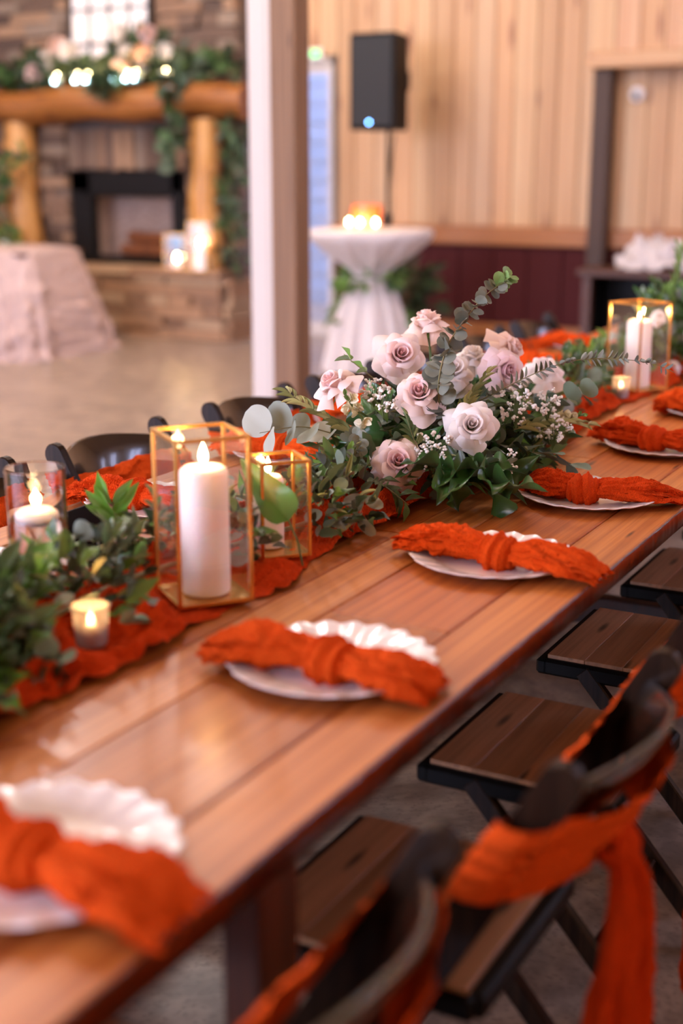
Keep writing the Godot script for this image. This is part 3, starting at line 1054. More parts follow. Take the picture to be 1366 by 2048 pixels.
func speaker() -> void:
	var s := thing("speaker_stand", "thin black pole stand holding up the loudspeaker by the pine wall", "stand", Vector3(-5.06, 0, -9.98))
	var p := MB.new()
	p.tube([Vector3(0, 0.12, 0), Vector3(0, 1.1, 0)], func(_b: float, _t: float) -> float: return 0.022, 12)
	obj("lower_pole", p, M.black, s)
	var p2 := MB.new()
	p2.tube([Vector3(0, 1.05, 0), Vector3(0, 1.79, 0)], func(_b: float, _t: float) -> float: return 0.016, 12)
	obj("upper_pole", p2, M.black, s)
	var k := MB.new()
	k.lathe([Vector2(0.0001, 1.0), Vector2(0.034, 1.0), Vector2(0.036, 1.13), Vector2(0.0001, 1.13)], 14)
	obj("collar", k, M.black, s)
	for i in 3:
		var a := i * TAU / 3 + 0.5
		var l := MB.new()
		l.tube([Vector3(0.02 * cos(a), 0.62, 0.02 * sin(a)), Vector3(0.46 * cos(a), 0.012, 0.46 * sin(a))], func(_b: float, _t: float) -> float: return 0.012, 8)
		obj("leg", l, M.black, s)
	var cb := MB.new()
	cb.tube(curve_pts([Vector3(0.03, 1.76, -0.05), Vector3(0.035, 1.5, 0.02), Vector3(0.02, 1.2, 0.03), Vector3(0.05, 0.8, 0.0), Vector3(0.03, 0.3, 0.04), Vector3(0.2, 0.012, 0.1)], 30), func(_b: float, _t: float) -> float: return 0.008, 6)
	tag(obj("speaker_cable", cb, M.black), "black cable winding down the pole of the speaker stand", "cable").position = Vector3(-5.06, 0, -9.98)
	var t := thing("loudspeaker", "black box loudspeaker mounted high on a pole in front of pine boards", "loudspeaker", Vector3(-5.11, 1.79, -9.97), 0.0)
	var b := MB.new()
	b.prism([Vector2(-0.2, 0.18), Vector2(-0.14, -0.18), Vector2(0.14, -0.18), Vector2(0.2, 0.18)], 0.74, Transform3D(Basis(Vector3(1, 0, 0), Vector3(0, 0, 1), Vector3(0, -1, 0)), Vector3(0, 0.37, 0)), 0.015)
	var cab := obj("cabinet", b, M.black, t)
	var g := MB.new()
	g.box(Vector3(0, 0.37, 0.186), Vector3(0.36, 0.68, 0.014), 0.006)
	obj("grille", g, mat(col(24, 23, 24), 0.7), cab)
	var h := MB.new()
	h.tube([Vector3(0.19, 0.3, -0.03), Vector3(0.22, 0.32, -0.03), Vector3(0.22, 0.44, -0.03), Vector3(0.19, 0.46, -0.03)], func(_b: float, _t: float) -> float: return 0.012, 8)
	obj("handle", h, M.black, cab)
	var l := MB.new()
	l.sphere(Vector3(-0.02, 0.06, 0.196), Vector3(0.011, 0.011, 0.006), 10, 6)
	var led := obj("indicator_light", l, M.leds, cab)
	led.set_meta("label", "small glowing blue indicator light")

func right_corner() -> void:
	var t := thing("console_table", "brown wooden console table by the dark post, white cloth heaped on top", "table", Vector3(-2.55, 0, -9.95))
	var b := MB.new()
	b.box(Vector3(0, 0.735, 0), Vector3(1.55, 0.05, 0.5), 0.008)
	obj("tabletop", b, M.console, t)
	var bd := MB.new()
	bd.box(Vector3(0, 0.36, -0.2), Vector3(1.4, 0.7, 0.03), 0.004)
	bd.box(Vector3(-0.68, 0.36, -0.02), Vector3(0.03, 0.7, 0.38), 0.004)
	bd.box(Vector3(0.68, 0.36, -0.02), Vector3(0.03, 0.7, 0.38), 0.004)
	obj("cabinet_body", bd, M.black, t)
	for s in [-0.7, 0.7]:
		var l := MB.new()
		l.box(Vector3(s, 0.355, 0.19), Vector3(0.07, 0.71, 0.07), 0.006)
		obj("leg", l, M.console, t)
	var c := MB.new()
	var f := func(a: float, bb: float) -> Vector3:
		var th := a * TAU
		var r := 0.36 * (1.0 - bb) + 0.002
		var n := nz.get_noise_3d(cos(th) * r * 8.0, sin(th) * r * 8.0, bb * 2.0)
		var n2 := absf(nz.get_noise_3d(cos(th) * 2.0 + 5.0, sin(th) * 2.0, bb * 2.0))
		var q := r * (1.0 + 0.3 * n)
		return Vector3(q * cos(th) * 1.05, maxf(0.004, (0.2 * pow(bb, 0.5) + 0.2 * n * (1.0 - bb) + 0.16 * n2) * (0.4 + 0.6 * minf(1.0, bb * 2.5))), -q * sin(th) * 0.55)
	c.grid(90, 40, f, true)
	var o := obj("cloth_bundle", c, M.linen)
	tag(o, "crumpled heap of white cloth lying on the brown console table", "cloth")
	o.position = Vector3(-2.78, 0.76, -9.93)
	o.scale = Vector3(0.78, 0.92, 0.9)
	var w := thing("wall_fixture", "small round white fixture on the pine wall right of the dark post", "fixture", Vector3(-3.19, 2.05, -10.575))
	var q := MB.new()
	q.lathe([Vector2(0.0001, 0), Vector2(0.055, 0), Vector2(0.06, 0.01), Vector2(0.05, 0.03), Vector2(0.0001, 0.034)], 24)
	var base := obj("round_base", q, M.white, w)
	base.rotation.x = PI / 2
	var kn := MB.new()
	kn.sphere(Vector3(0.0, -0.01, 0.04), Vector3(0.022, 0.03, 0.02), 10, 8)
	obj("sensor_head", kn, M.blackmetal, w)
	var e := thing("indicator_lamp", "small green glowing lamp above the glass door beside the timber post", "lamp", Vector3(-6.07, 2.46, -10.57))
	var eb := MB.new()
	eb.box(Vector3(0, 0, 0), Vector3(0.12, 0.09, 0.03), 0.006)
	obj("housing", eb, M.white, e)
	var el := MB.new()
	el.box(Vector3(0.0, 0, 0.017), Vector3(0.07, 0.05, 0.01), 0.003)
	obj("green_lens", el, M.green, e)
	var d := MB.new()
	var fd := func(a: float, bb: float) -> Vector3: return Vector3(-0.2 + 0.4 * a, 1.95 * bb + 0.01, 0.05 * sin(a * 34.0) + 0.01 * sin(a * 90.0))
	d.grid(60, 12, fd)
	var dr := obj("white_drape", d, M.linen)
	tag(dr, "white pleated drape hanging left of the left log leg of the fireplace", "drape")
	dr.position = Vector3(-9.52, 0.0, -9.68)

func ceiling_lights() -> void:
	var spots := [[-6.69, -7.26, 1.9], [-5.96, -8.4, 1.4], [-8.6, -6.6, 2.5], [-3.0, -7.0, 1.0], [-5.2, -4.6, 1.9], [-2.9, -4.4, 1.7], [-2.8, -0.2, 0.9], [-7.5, -2.0, 1.7]]
	for s in spots:
		var t := thing("pendant_lamp", "glowing round globe lamp hanging on a rod from the pine ceiling", "lamp", Vector3(s[0], 4.4, s[1]), 0.0, "hanging lamps over the dance floor")
		var cp := MB.new()
		cp.lathe([Vector2(0.05, 0.13), Vector2(0.085, 0.135), Vector2(0.06, 0.19), Vector2(0.0001, 0.2)], 20)
		obj("cap", cp, M.black, t)
		var rd := MB.new()
		rd.tube([Vector3(0, 0.19, 0), Vector3(0, 0.5, 0)], func(_b: float, _t: float) -> float: return 0.01, 8)
		obj("rod", rd, M.black, t)
		var g := MB.new()
		g.sphere(Vector3.ZERO, Vector3.ONE * 0.15, 20, 14)
		obj("globe", g, M.lamp, t)
		var l := OmniLight3D.new()
		l.name = "globe_light"
		l.light_color = Color(1.0, 0.972, 0.975)
		l.light_energy = s[2]
		l.light_size = 0.14
		l.omni_range = 40.0
		l.omni_attenuation = 2.0
		l.shadow_enabled = true
		t.add_child(l, true)

# ------------------------------------------------------------------ the long table
const TOP := 0.76
const ORD := ["first", "second", "third", "fourth", "fifth", "sixth", "seventh", "eighth"]

func farm_table() -> void:
	var t := thing("farm_table", "long varnished plank farm table set with plates, napkins and candles", "table")
	var rows := [[-0.718, -0.838, [-9.0]], [-0.838, -1.063, [-1.89, -4.6]], [-1.063, -1.18, [-3.3]], [-1.18, -1.39, [-2.4, -5.2]], [-1.39, -1.56, [-3.0]], [-1.56, -1.72, [-4.1]], [-1.72, -1.84, [-9.0]], [-1.84, -1.945, [-9.0]]]
	var k := 0
	for r in rows:
		var z := 0.1
		var cuts: Array = r[2].duplicate()
		cuts.append(-6.7)
		for c in cuts:
			var ze: float = maxf(c, -6.7)
			if ze >= z:
				continue
			var w: float = r[0] - r[1]
			var b := MB.new()
			b.box(Vector3.ZERO, Vector3(w - 0.0025, 0.045, z - ze - 0.003), 0.0022)
			var o := obj("plank", b, M["plank%d" % (k % 5)], t)
			o.position = Vector3((r[0] + r[1]) * 0.5, TOP - 0.0225, (z + ze) * 0.5)
			z = ze
			k += 1
			if ze <= -6.69:
				break
	# worn rounded lip along the long side and the rails below
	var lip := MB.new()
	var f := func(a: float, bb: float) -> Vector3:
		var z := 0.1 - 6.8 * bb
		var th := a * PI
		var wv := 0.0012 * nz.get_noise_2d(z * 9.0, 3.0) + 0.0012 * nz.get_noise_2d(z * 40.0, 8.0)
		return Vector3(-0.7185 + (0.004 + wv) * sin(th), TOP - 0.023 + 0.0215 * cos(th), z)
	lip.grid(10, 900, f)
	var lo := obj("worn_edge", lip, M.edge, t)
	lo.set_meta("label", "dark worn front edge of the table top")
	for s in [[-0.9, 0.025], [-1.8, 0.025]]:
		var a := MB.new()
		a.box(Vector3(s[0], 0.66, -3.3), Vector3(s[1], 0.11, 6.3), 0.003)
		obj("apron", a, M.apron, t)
	for z in [-1.19, -3.73, -6.1]:
		for x in [-0.765, -1.89]:
			var l := MB.new()
			l.box(Vector3(x, 0.355, z), Vector3(0.055, 0.71, 0.09), 0.004)
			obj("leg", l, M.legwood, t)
		var b := MB.new()
		b.box(Vector3(-1.33, 0.2, z), Vector3(1.05, 0.09, 0.05), 0.004)
		obj("cross_rail", b, M.apron, t)

var plate_mesh: ArrayMesh

func make_plate_mesh() -> void:
	var b := MB.new()
	var prof := [Vector2(0.0002, 0.004), Vector2(0.05, 0.0035), Vector2(0.09, 0.004), Vector2(0.104, 0.006), Vector2(0.115, 0.011), Vector2(0.135, 0.016), Vector2(0.152, 0.02), Vector2(0.162, 0.0225), Vector2(0.1645, 0.022), Vector2(0.163, 0.0195), Vector2(0.15, 0.016), Vector2(0.13, 0.011), Vector2(0.108, 0.002), Vector2(0.1, 0.0), Vector2(0.0002, 0.0)]
	prof.reverse()
	var f := func(a: float, bb: float) -> Vector3:
		var p: Vector2 = prof[roundi(bb * 14)]
		var th := a * TAU
		var k := clampf((p.x - 0.1) / 0.064, 0, 1)
		var c := cos(th * 22.0)
		var r := p.x * (1.0 + 0.02 * k * k * c)
		var y := p.y + 0.0017 * k * c
		return Vector3(r * cos(th), y, -r * sin(th))
	b.grid(352, 14, f, true)
	plate_mesh = b.mesh()

func plate(x: float, z: float, turn: float, label: String) -> void:
	var o := obj("charger_plate", plate_mesh, M.plate)
	o.position = Vector3(x, TOP + 0.0005, z)
	o.rotation.y = turn
	o.scale = Vector3.ONE * 0.97
	tag(o, label, "plate", "white scalloped plates along the farm table")

func cloth_tail(path: Array, w0: float, w1: float, h0: float, h1: float, seed_: float, bulge := 0.0, fringe := 0.12, side := Vector3.ZERO) -> MB:
	var n := path.size() - 1
	var b := MB.new()
	var frame := func(s: float) -> Array:
		var fi := s * n
		var i := mini(int(fi), n - 1)
		var P: Vector3 = path[i].lerp(path[i + 1], fi - i)
		var T: Vector3 = (path[mini(i + 1, n)] - path[maxi(i - 1, 0)]).normalized()
		var S := T.cross(Vector3.UP) if side == Vector3.ZERO else side
		S = S.normalized()
		return [P, S, S.cross(T).normalized()]
	# the gathered body: soft uneven folds that fan out of the knot
	var f := func(a: float, v: float) -> Vector3:
		var th := a * TAU
		var s := v * (1.0 - fringe * (0.6 + 0.7 * nz.get_noise_2d(cos(th) * 3.0 + seed_, sin(th) * 3.0)))
		var F: Array = frame.call(s)
		var W := lerpf(w0, w1, smoothstep(0.12, 0.8, s)) + bulge * pow(sin(PI * pow(s, 0.8)), 1.4)
		var H := lerpf(h0, h1, s) + bulge * 0.6 * pow(sin(PI * pow(s, 0.8)), 1.3)
		var wx := cos(th) * 1.1 + 0.35 * nz.get_noise_2d(s * 3.0 + seed_, 3.0)
		var wy := sin(th) * 1.1
		var amp := 0.35 + 0.75 * minf(1.0, s * 1.6)
		var rip := 0.42 * nz.get_noise_3d(wx * 1.5 + seed_, wy * 1.5, s * 1.6)
		rip += 0.3 * (absf(nz.get_noise_3d(wx * 3.2 + seed_ * 2.0, wy * 3.2, s * 1.9 + 7.0)) - 0.2)
		rip += 0.2 * (0.5 - absf(sin(th * 3.0 + seed_ + 1.2 * s + 2.0 * nz.get_noise_2d(s * 1.5, seed_))))
		rip += 0.11 * nz.get_noise_3d(wx * 9.0 + seed_, wy * 9.0, s * 4.0)
		rip += 0.03 * nz.get_noise_3d(wx * 16.0 + seed_, wy * 16.0, s * 26.0)
		rip += (1.0 - amp) * 0.12 * sin(th * 9.0 + seed_)
		var q := 1.0 + rip * amp
		return F[0] + F[1] * (cos(th) * W * q) + F[2] * (sin(th) * H * (1.0 + rip * amp * 1.8))
	b.grid(120, 56, f, true)
	# a looser outer layer with a frayed hem
	var g := func(a: float, v: float) -> Vector3:
		var u := a * 2.0 - 1.0
		var hem := 1.0 - fringe * (0.5 + 0.8 * nz.get_noise_2d(u * 2.2 + seed_, 9.0) + 0.35 * nz.get_noise_2d(u * 30.0 + seed_, 4.0))
		var s := clampf(0.12 + 0.88 * v * hem, 0.0, 1.0)
		var F: Array = frame.call(s)
		var W := (lerpf(w0, w1, smoothstep(0.12, 0.8, s)) + bulge * pow(sin(PI * pow(s, 0.8)), 1.4)) * (1.1 + 0.25 * nz.get_noise_2d(s * 3.0 + seed_, 21.0 + signf(u)))
		var H := lerpf(h0, h1, s) + bulge * 0.6 * pow(sin(PI * pow(s, 0.8)), 1.3)
		var fold := nz.get_noise_3d(u * 2.4 + seed_, s * 2.2, 5.0) + 0.5 * nz.get_noise_3d(u * 6.0 + seed_, s * 3.5, 15.0) + 0.12 * nz.get_noise_3d(u * 16.0, s * 22.0, seed_)
		var arch := sqrt(maxf(0.0, 1.0 - pow(absf(u), 2.2)))
		return F[0] + F[1] * (u * W) + F[2] * (H * (arch * 1.02 - 0.35) + 0.012 * fold * minf(1.0, s * 2.0))
	b.grid(60, 50, g)
	return b

func cloth_knot(r: Vector3, axis: Vector3, seed_: float) -> MB:
	var b := MB.new()
	var t := axis.normalized()
	var s := t.cross(Vector3.UP).normalized()
	var u := s.cross(t)
	var f := func(a: float, v: float) -> Vector3:
		var th := a * TAU
		var ph := (v - 0.5) * PI * 0.96
		var along := sin(ph)
		var rr := cos(ph)
		rr = pow(rr, 0.6)
		var tw := along * 4.2 + 0.7 * sin(th + seed_)
		var ridge := 0.11 * sin(tw * 2.2 + seed_) + 0.05 * sin(tw * 6.0 + th + seed_) + 0.09 * nz.get_noise_3d(cos(th) * 1.2 + seed_, sin(th) * 1.2, along * 1.5)
		var q := rr * (1.0 + ridge)
		return t * (along * r.x) + s * (cos(th) * q * r.z) + u * (sin(th) * q * r.y)
	b.grid(64, 40, f, true)
	return b

func napkin(k: Vector3, left: Array, right: Array, seed_: float, label: String, big := 0.0, m := 0) -> void:
	var t := thing("knotted_napkin", label, "napkin", k, 0.0, "rust gauze napkins knotted on the plates")
	var lp := [Vector3.ZERO]
	var rp := [Vector3.ZERO]
	for p in left:
		lp.append(p - k)
	for p in right:
		rp.append(p - k)
	var mt: Material = M["gauze%d" % m]
	obj("left_tail", cloth_tail(curve_pts(lp, 24), 0.016, 0.05, 0.014, 0.014, seed_, 0.018 + big), mt, t)
	obj("right_tail", cloth_tail(curve_pts(rp, 24), 0.016, 0.046, 0.014, 0.009, seed_ + 3.0, 0.018), mt, t)
	obj("knot", cloth_knot(Vector3(0.037, 0.037, 0.043), (rp[1] - lp[1]), seed_), mt, t)

func place_settings() -> void:
	make_plate_mesh()
	var who := ["nearest the camera at the table corner", "second from the camera, beside the tall lantern", "third from the camera, below the flowers", "under the knot right beside the flowers", "fifth along the chair side, past the flowers", "sixth along the chair side", "seventh along the chair side"]
	var zs := [-0.985, -1.65, -2.285, -2.855, -3.49, -4.08, -4.7]
	for i in 7:
		plate(-0.925, zs[i], 0.13 * i, "white scalloped plate " + who[i])
	var who2 := ["behind the glass cylinder", "behind the left leaves of the garland", "seen through the tall lantern", "behind the left end of the flowers", "hidden behind the roses", "behind the far side of the flowers", "at the far left end of the table"]
	var zl := [-1.7, -2.33, -2.93, -3.55, -4.17, -4.78, -5.36]
	for i in 7:
		plate(-1.755, zl[i], 0.2 * i, "white scalloped plate across the table " + who2[i])
	var Y := TOP
	# chair-side napkins
	var nk := [
		[Vector3(-0.906, 0, -0.955), -1.11, -0.695, -0.97, -0.955, 0.0, 2],
		[Vector3(-0.905, 0, -1.612), -1.118, -0.725, -1.612, -1.618, 0.0, 2],
		[Vector3(-0.905, 0, -2.262), -1.128, -0.69, -2.3, -2.27, 0.0, 0],
		[Vector3(-0.93, 0, -2.83), -1.075, -0.71, -2.85, -2.925, 0.0, 1],
		[Vector3(-0.955, 0, -3.475), -1.13, -0.73, -3.545, -3.48, 0.012, 1],
		[Vector3(-0.95, 0, -4.07), -1.12, -0.73, -4.05, -4.1, 0.008, 0],
		[Vector3(-0.95, 0, -4.7), -1.12, -0.73, -4.7, -4.72, 0.0, 1]]
	for i in nk.size():
		var q: Array = nk[i]
		var k: Vector3 = q[0] + Vector3(0, Y + 0.03, 0)
		var lx: float = q[1]
		var rx: float = q[2]
		var left := [Vector3(lerpf(k.x, lx, 0.35), Y + 0.037, lerpf(k.z, q[3], 0.3)), Vector3(lerpf(k.x, lx, 0.75), Y + 0.036, lerpf(k.z, q[3], 0.7)), Vector3(lx, Y + 0.02, q[3])]
		var right := [Vector3(lerpf(k.x, rx, 0.35), Y + 0.036, lerpf(k.z, q[4], 0.3)), Vector3(lerpf(k.x, rx, 0.7), Y + 0.031, lerpf(k.z, q[4], 0.7)), Vector3(lerpf(k.x, rx, 0.92), Y + 0.014, q[4]), Vector3(rx, Y + 0.006, q[4])]
		napkin(k, left, right, 1.7 * i, "rust orange knotted gauze napkin on the plate " + who[i], q[5], q[6])
	for i in 7:
		var z: float = zl[i] + 0.03
		var k := Vector3(-1.79, Y + 0.03, z)
		if i < 1:
			k.x = -1.7
		var left := [k + Vector3(-0.07, 0.006, 0), k + Vector3(-0.13, 0.004, 0.005), k + Vector3(-0.18, -0.012, 0.005)]
		var right := [k + Vector3(0.07, 0.006, 0), k + Vector3(0.13, 0.002, -0.005), k + Vector3(0.19, -0.012, -0.01)]
		napkin(k, left, right, 20.0 + 1.3 * i, "rust orange knotted gauze napkin across the table " + who2[i], 0.0, i % 3)
	var cd := MB.new()
	cd.box(Vector3.ZERO, Vector3(0.1, 0.0012, 0.07), 0.0)
	var o := obj("menu_card", cd, mat(col(226, 206, 160), 0.7))
	o.position = Vector3(-0.79, Y + 0.0225, -2.9)
	o.rotation = Vector3(0.05, 0.3, -0.1)
	tag(o, "cream card corner sticking out under the napkin right beside the flowers", "card")

func runner() -> void:
	var b := MB.new()
	var n := 900
	var cache := []
	for j in n + 1:
		var z := -0.45 - 6.1 * j / n
		cache.append([z, -1.215 + 0.05 * nz.get_noise_2d(z * 1.9, 1.0) + 0.028 * nz.get_noise_2d(z * 5.5, 2.0), -1.56 + 0.06 * nz.get_noise_2d(z * 1.7, 4.0)])
	var f := func(a: float, v: float) -> Vector3:
		var c: Array = cache[roundi(v * n)]
		var z: float = c[0]
		var x := lerpf(c[2], c[1], a)
		var zz := z + 0.05 * nz.get_noise_2d(x * 4.0, z * 3.0)
		var fold := absf(nz.get_noise_2d(x * 7.0 + 0.8 * zz, zz * 2.2)) * 1.5
		var fold2 := absf(nz.get_noise_2d(x * 15.0 + zz * 3.0 + 9.0, zz * 5.0)) * 1.5
		var fold3 := absf(nz.get_noise_2d(x * 28.0 - zz * 4.0 + 3.0, zz * 9.0))
		var tiny := nz.get_noise_2d(x * 50.0, zz * 26.0)
		var e := minf(a, 1.0 - a) / 0.1
		var lift := 0.003 + (0.03 + 0.026 * smoothstep(0.6, 0.85, a)) * fold + 0.032 * fold2 + 0.022 * fold3 + 0.004 * tiny
		lift *= 0.35 + 0.65 * minf(1.0, e)
		for w in [[-1.285, -1.833, 0.1], [-1.31, -2.125, 0.075], [-1.28, -4.41, 0.11], [-1.302, -1.545, 0.04], [-1.27, -4.2, 0.04], [-1.577, -1.74, 0.06]]:  # pressed flat under what stands on it
			lift *= lerpf(0.2, 1.0, smoothstep(w[2], w[2] + 0.07, Vector2(x - w[0], z - w[1]).length()))
		return Vector3(x + 0.012 * nz.get_noise_2d(zz * 14.0, x * 6.0 + 5.0), TOP + 0.001 + maxf(0.0015, lift), z)
	b.grid(70, n, f)
	tag(obj("table_runner", b, M.runner), "crinkled rust orange gauze runner lying along the middle of the table", "runner")

# ------------------------------------------------------------------ chairs and sashes
var chair0: Node3D
var sash0: Node3D

func post_x(y: float) -> float:
	return 0.285 - (0.8 - y) * 0.56

func make_chair() -> Node3D:
	var t := thing("folding_chair", "dark brown wooden folding chair", "chair", Vector3.ZERO, 0.0, "wooden folding chairs along the table")
	for s in [-1.0, 1.0]:
		var prof := []
		var top := Vector2(post_x(0.8), 0.8)
		var d := (Vector2(post_x(0.0), 0.0) - top).normalized()
		var nn := Vector2(-d.y, d.x)
		var hw := 0.027
		for i in 9:
			var a := PI * i / 8.0
			prof.append(top + nn * (-cos(a)) * hw * -1.0 - d * sin(a) * hw)
		var foot := top + d * 0.965
		prof.append(foot - nn * hw)
		prof.append(foot + nn * hw)
		var area := 0.0
		for i in prof.size():
			area += prof[i].cross(prof[(i + 1) % prof.size()])
		if area < 0:
			prof.reverse()
		var b := MB.new()
		b.prism(prof, 0.024, Transform3D(Basis.IDENTITY, Vector3(0, 0, s * 0.214)), 0.003)
		obj("post", b, M.chair, t)
		var rl := MB.new()
		var p0 := Vector3(-0.1, 0.44, s * 0.185)
		var p1 := Vector3(0.27, 0.012, s * 0.185)
		var dir := (p1 - p0).normalized()
		var bx := Basis(Vector3(0, 0, 1).cross(dir), dir, Vector3(0, 0, 1)).orthonormalized()
		rl.box((p0 + p1) * 0.5, Vector3(0.036, p0.distance_to(p1), 0.022), 0.003, bx)
		obj("rear_leg", rl, M.chair, t)
	# bowed top slat
	var sl := MB.new()
	var ring := [Vector2(-0.5, -0.5), Vector2(0.5, -0.5), Vector2(0.62, 0.0), Vector2(0.5, 0.5), Vector2(-0.5, 0.5), Vector2(-0.62, 0.0)]
	var f := func(a: float, v: float) -> Vector3:
		var c: Vector2 = ring[roundi(a * 6) % 6]
		var z := -0.204 + 0.408 * v
		var bow := 0.062 * (1.0 - pow((v - 0.5) * 2.0, 2.0))
		var hh := 0.085 + 0.022 * sin(PI * v)
		var y := 0.735 + c.y * hh + 0.011 * sin(PI * v)
		return Vector3(post_x(y) + bow + c.x * 0.013, y, -z)
	sl.grid(6, 40, f, true)
	obj("back_slat", sl, M.slat, t)
	var lo := MB.new()
	lo.box(Vector3(post_x(0.5) - 0.002, 0.5, 0), Vector3(0.018, 0.05, 0.404), 0.004)
	obj("lower_slat", lo, M.chair, t)
	# seat: planks in a dark frame
	var fr := MB.new()
	fr.box(Vector3(-0.19, 0.435, 0), Vector3(0.03, 0.036, 0.39), 0.006)
	fr.box(Vector3(0.165, 0.435, 0), Vector3(0.03, 0.036, 0.36), 0.006)
	for s in [-1.0, 1.0]:
		fr.box(Vector3(-0.012, 0.435, s * 0.18), Vector3(0.36, 0.036, 0.03), 0.006)
	fr.box(Vector3(-0.012, 0.432, 0), Vector3(0.35, 0.012, 0.35), 0.0)
	obj("seat_frame", fr, M.black, t)
	for i in 4:
		var pb := MB.new()
		pb.box(Vector3(0, 0, 0), Vector3(0.0842, 0.012, 0.365), 0.001)
		var o := obj("seat_plank", pb, M["seat%d" % (i % 3)], t)
		o.position = Vector3(-0.14 + 0.085 * i, 0.456, 0)
	for s in [[post_x(0.16), 0.16, 0.404], [0.14, 0.16, 0.35]]:
		var r := MB.new()
		r.box(Vector3(s[0], s[1], 0), Vector3(0.02, 0.03, s[2]), 0.004)
		obj("stretcher", r, M.chair, t)
	return t

func make_sash() -> Node3D:
	var t := thing("chair_sash", "rust gauze sash", "sash", Vector3.ZERO, 0.0, "rust gauze sashes tied round the chair backs")
	var loop := []
	for i in 21:
		var v := i / 20.0
		loop.append([Vector2(-0.026 + 0.008 * sin(v * PI), -0.232 + 0.464 * v), 0.0])
	for i in 5:
		var a := i / 4.0 * PI
		loop.append([Vector2(-0.012 - 0.024 * cos(a), 0.232 + 0.012 * sin(a)), 0.0])
	for i in 21:
		var v := i / 20.0
		loop.append([Vector2(0.022 + 0.066 * (1.0 - pow((v - 0.5) * 2.0, 2.0)), 0.225 - 0.45 * v), 1.0])
	for i in 4:
		var a := i / 4.0 * PI
		loop.append([Vector2(-0.008 + 0.024 * cos(a), -0.232 - 0.012 * sin(a)), 1.0])
	var n := loop.size()
	var b := MB.new()
	var f := func(a: float, v: float) -> Vector3:
		var fi := a * n
		var i := int(fi) % n
		var p: Vector2 = loop[i][0].lerp(loop[(i + 1) % n][0], fi - int(fi))
		var back: float = loop[i][1]
		var zc := p.y / 0.232
		var pinch := 1.0 - 0.55 * back * (1.0 - minf(1.0, absf(zc) * 1.3))
		var hgt := (0.128 + 0.014 * sin(zc * 3.0 + 1.0)) * pinch
		var y0 := 0.688 - 0.012 * (1.0 - absf(zc)) + 0.01 * nz.get_noise_2d(zc * 2.0, back * 5.0)
		var y := y0 + (v - 0.5) * hgt
		var nrm := Vector2(p.x, p.y * 0.25).normalized()
		var rip := 0.012 * nz.get_noise_2d(zc * 1.6 + 0.8 * v + 20.0 * back, v * 5.0) + 0.011 * absf(nz.get_noise_2d(zc * 2.6 - v + 9.0 * back, v * 10.0)) + 0.002 * nz.get_noise_2d(zc * 22.0, v * 16.0 + back * 5.0) + 0.007 * sin(PI * v)
		p += nrm * (0.007 + rip)
		return Vector3(post_x(y) + p.x, y, p.y)
	b.grid(260, 26, f, true)
	obj("wrapped_band", b, M.gauze2, t)
	var kc := Vector3(post_x(0.655) + 0.106, 0.655, 0.06)
	var kn := obj("knot", cloth_knot(Vector3(0.036, 0.03, 0.026), Vector3(0.0, 0.3, 1.0), 4.0), M.gauze1, t)
	kn.position = kc
	for s in [[0.045, 2.0, 0.56], [-0.03, 6.0, 0.5]]:
		var L: float = s[2]
		var path := curve_pts([Vector3(0.005, 0.0, s[0] * 0.2), Vector3(0.024, -0.08, s[0] * 0.8), Vector3(0.016, -L * 0.5, s[0] * 1.3), Vector3(0.012, -L, s[0] * 1.6)], 24)
		obj("hanging_tail", cloth_tail(path, 0.014, 0.072, 0.012, 0.02, s[1], 0.016, 0.16, Vector3(0, 0, 1)), M.gauze1, kn)
	return t

func chairs() -> void:
	chair0 = make_chair()
	sash0 = make_sash()
	var zr := [-0.955, -1.59, -2.2, -2.81, -3.42, -4.03]
	var wr := ["nearest the camera at the bottom edge", "second from the camera", "third from the camera", "fourth from the camera", "fifth from the camera", "sixth from the camera"]
	for i in zr.size():
		var at := Vector3(-0.81 if i == 0 else -0.745, 0, zr[i])
		var l: String = "dark brown folding chair on the near side, " + wr[i]
		var sl: String = "rust gauze sash on the near side chair " + wr[i]
		if i == 0:
			chair0.position = at
			chair0.set_meta("label", l)
			sash0.position = at
			sash0.set_meta("label", sl)
		else:
			dup(chair0, at, 0.0, l)
			dup(sash0, at, 0.0, sl)
	var zl := [-1.52, -2.13, -2.74, -3.43, -4.04, -4.65, -5.26, -5.87]
	var wl := ["left of the glass cylinder", "with its post tip above the glass cylinder", "its bowed slat beside the tall lantern", "in front of the timber post", "behind the left side of the flowers", "hidden behind the roses", "with a bluish slat right of the white roses", "at the far left end"]
	for i in zl.size():
		var at := Vector3(-1.93, 0, zl[i])
		dup(chair0, at, PI, "dark brown folding chair across the table, " + wl[i])
		dup(sash0, at, PI, "rust gauze sash on the chair " + wl[i])

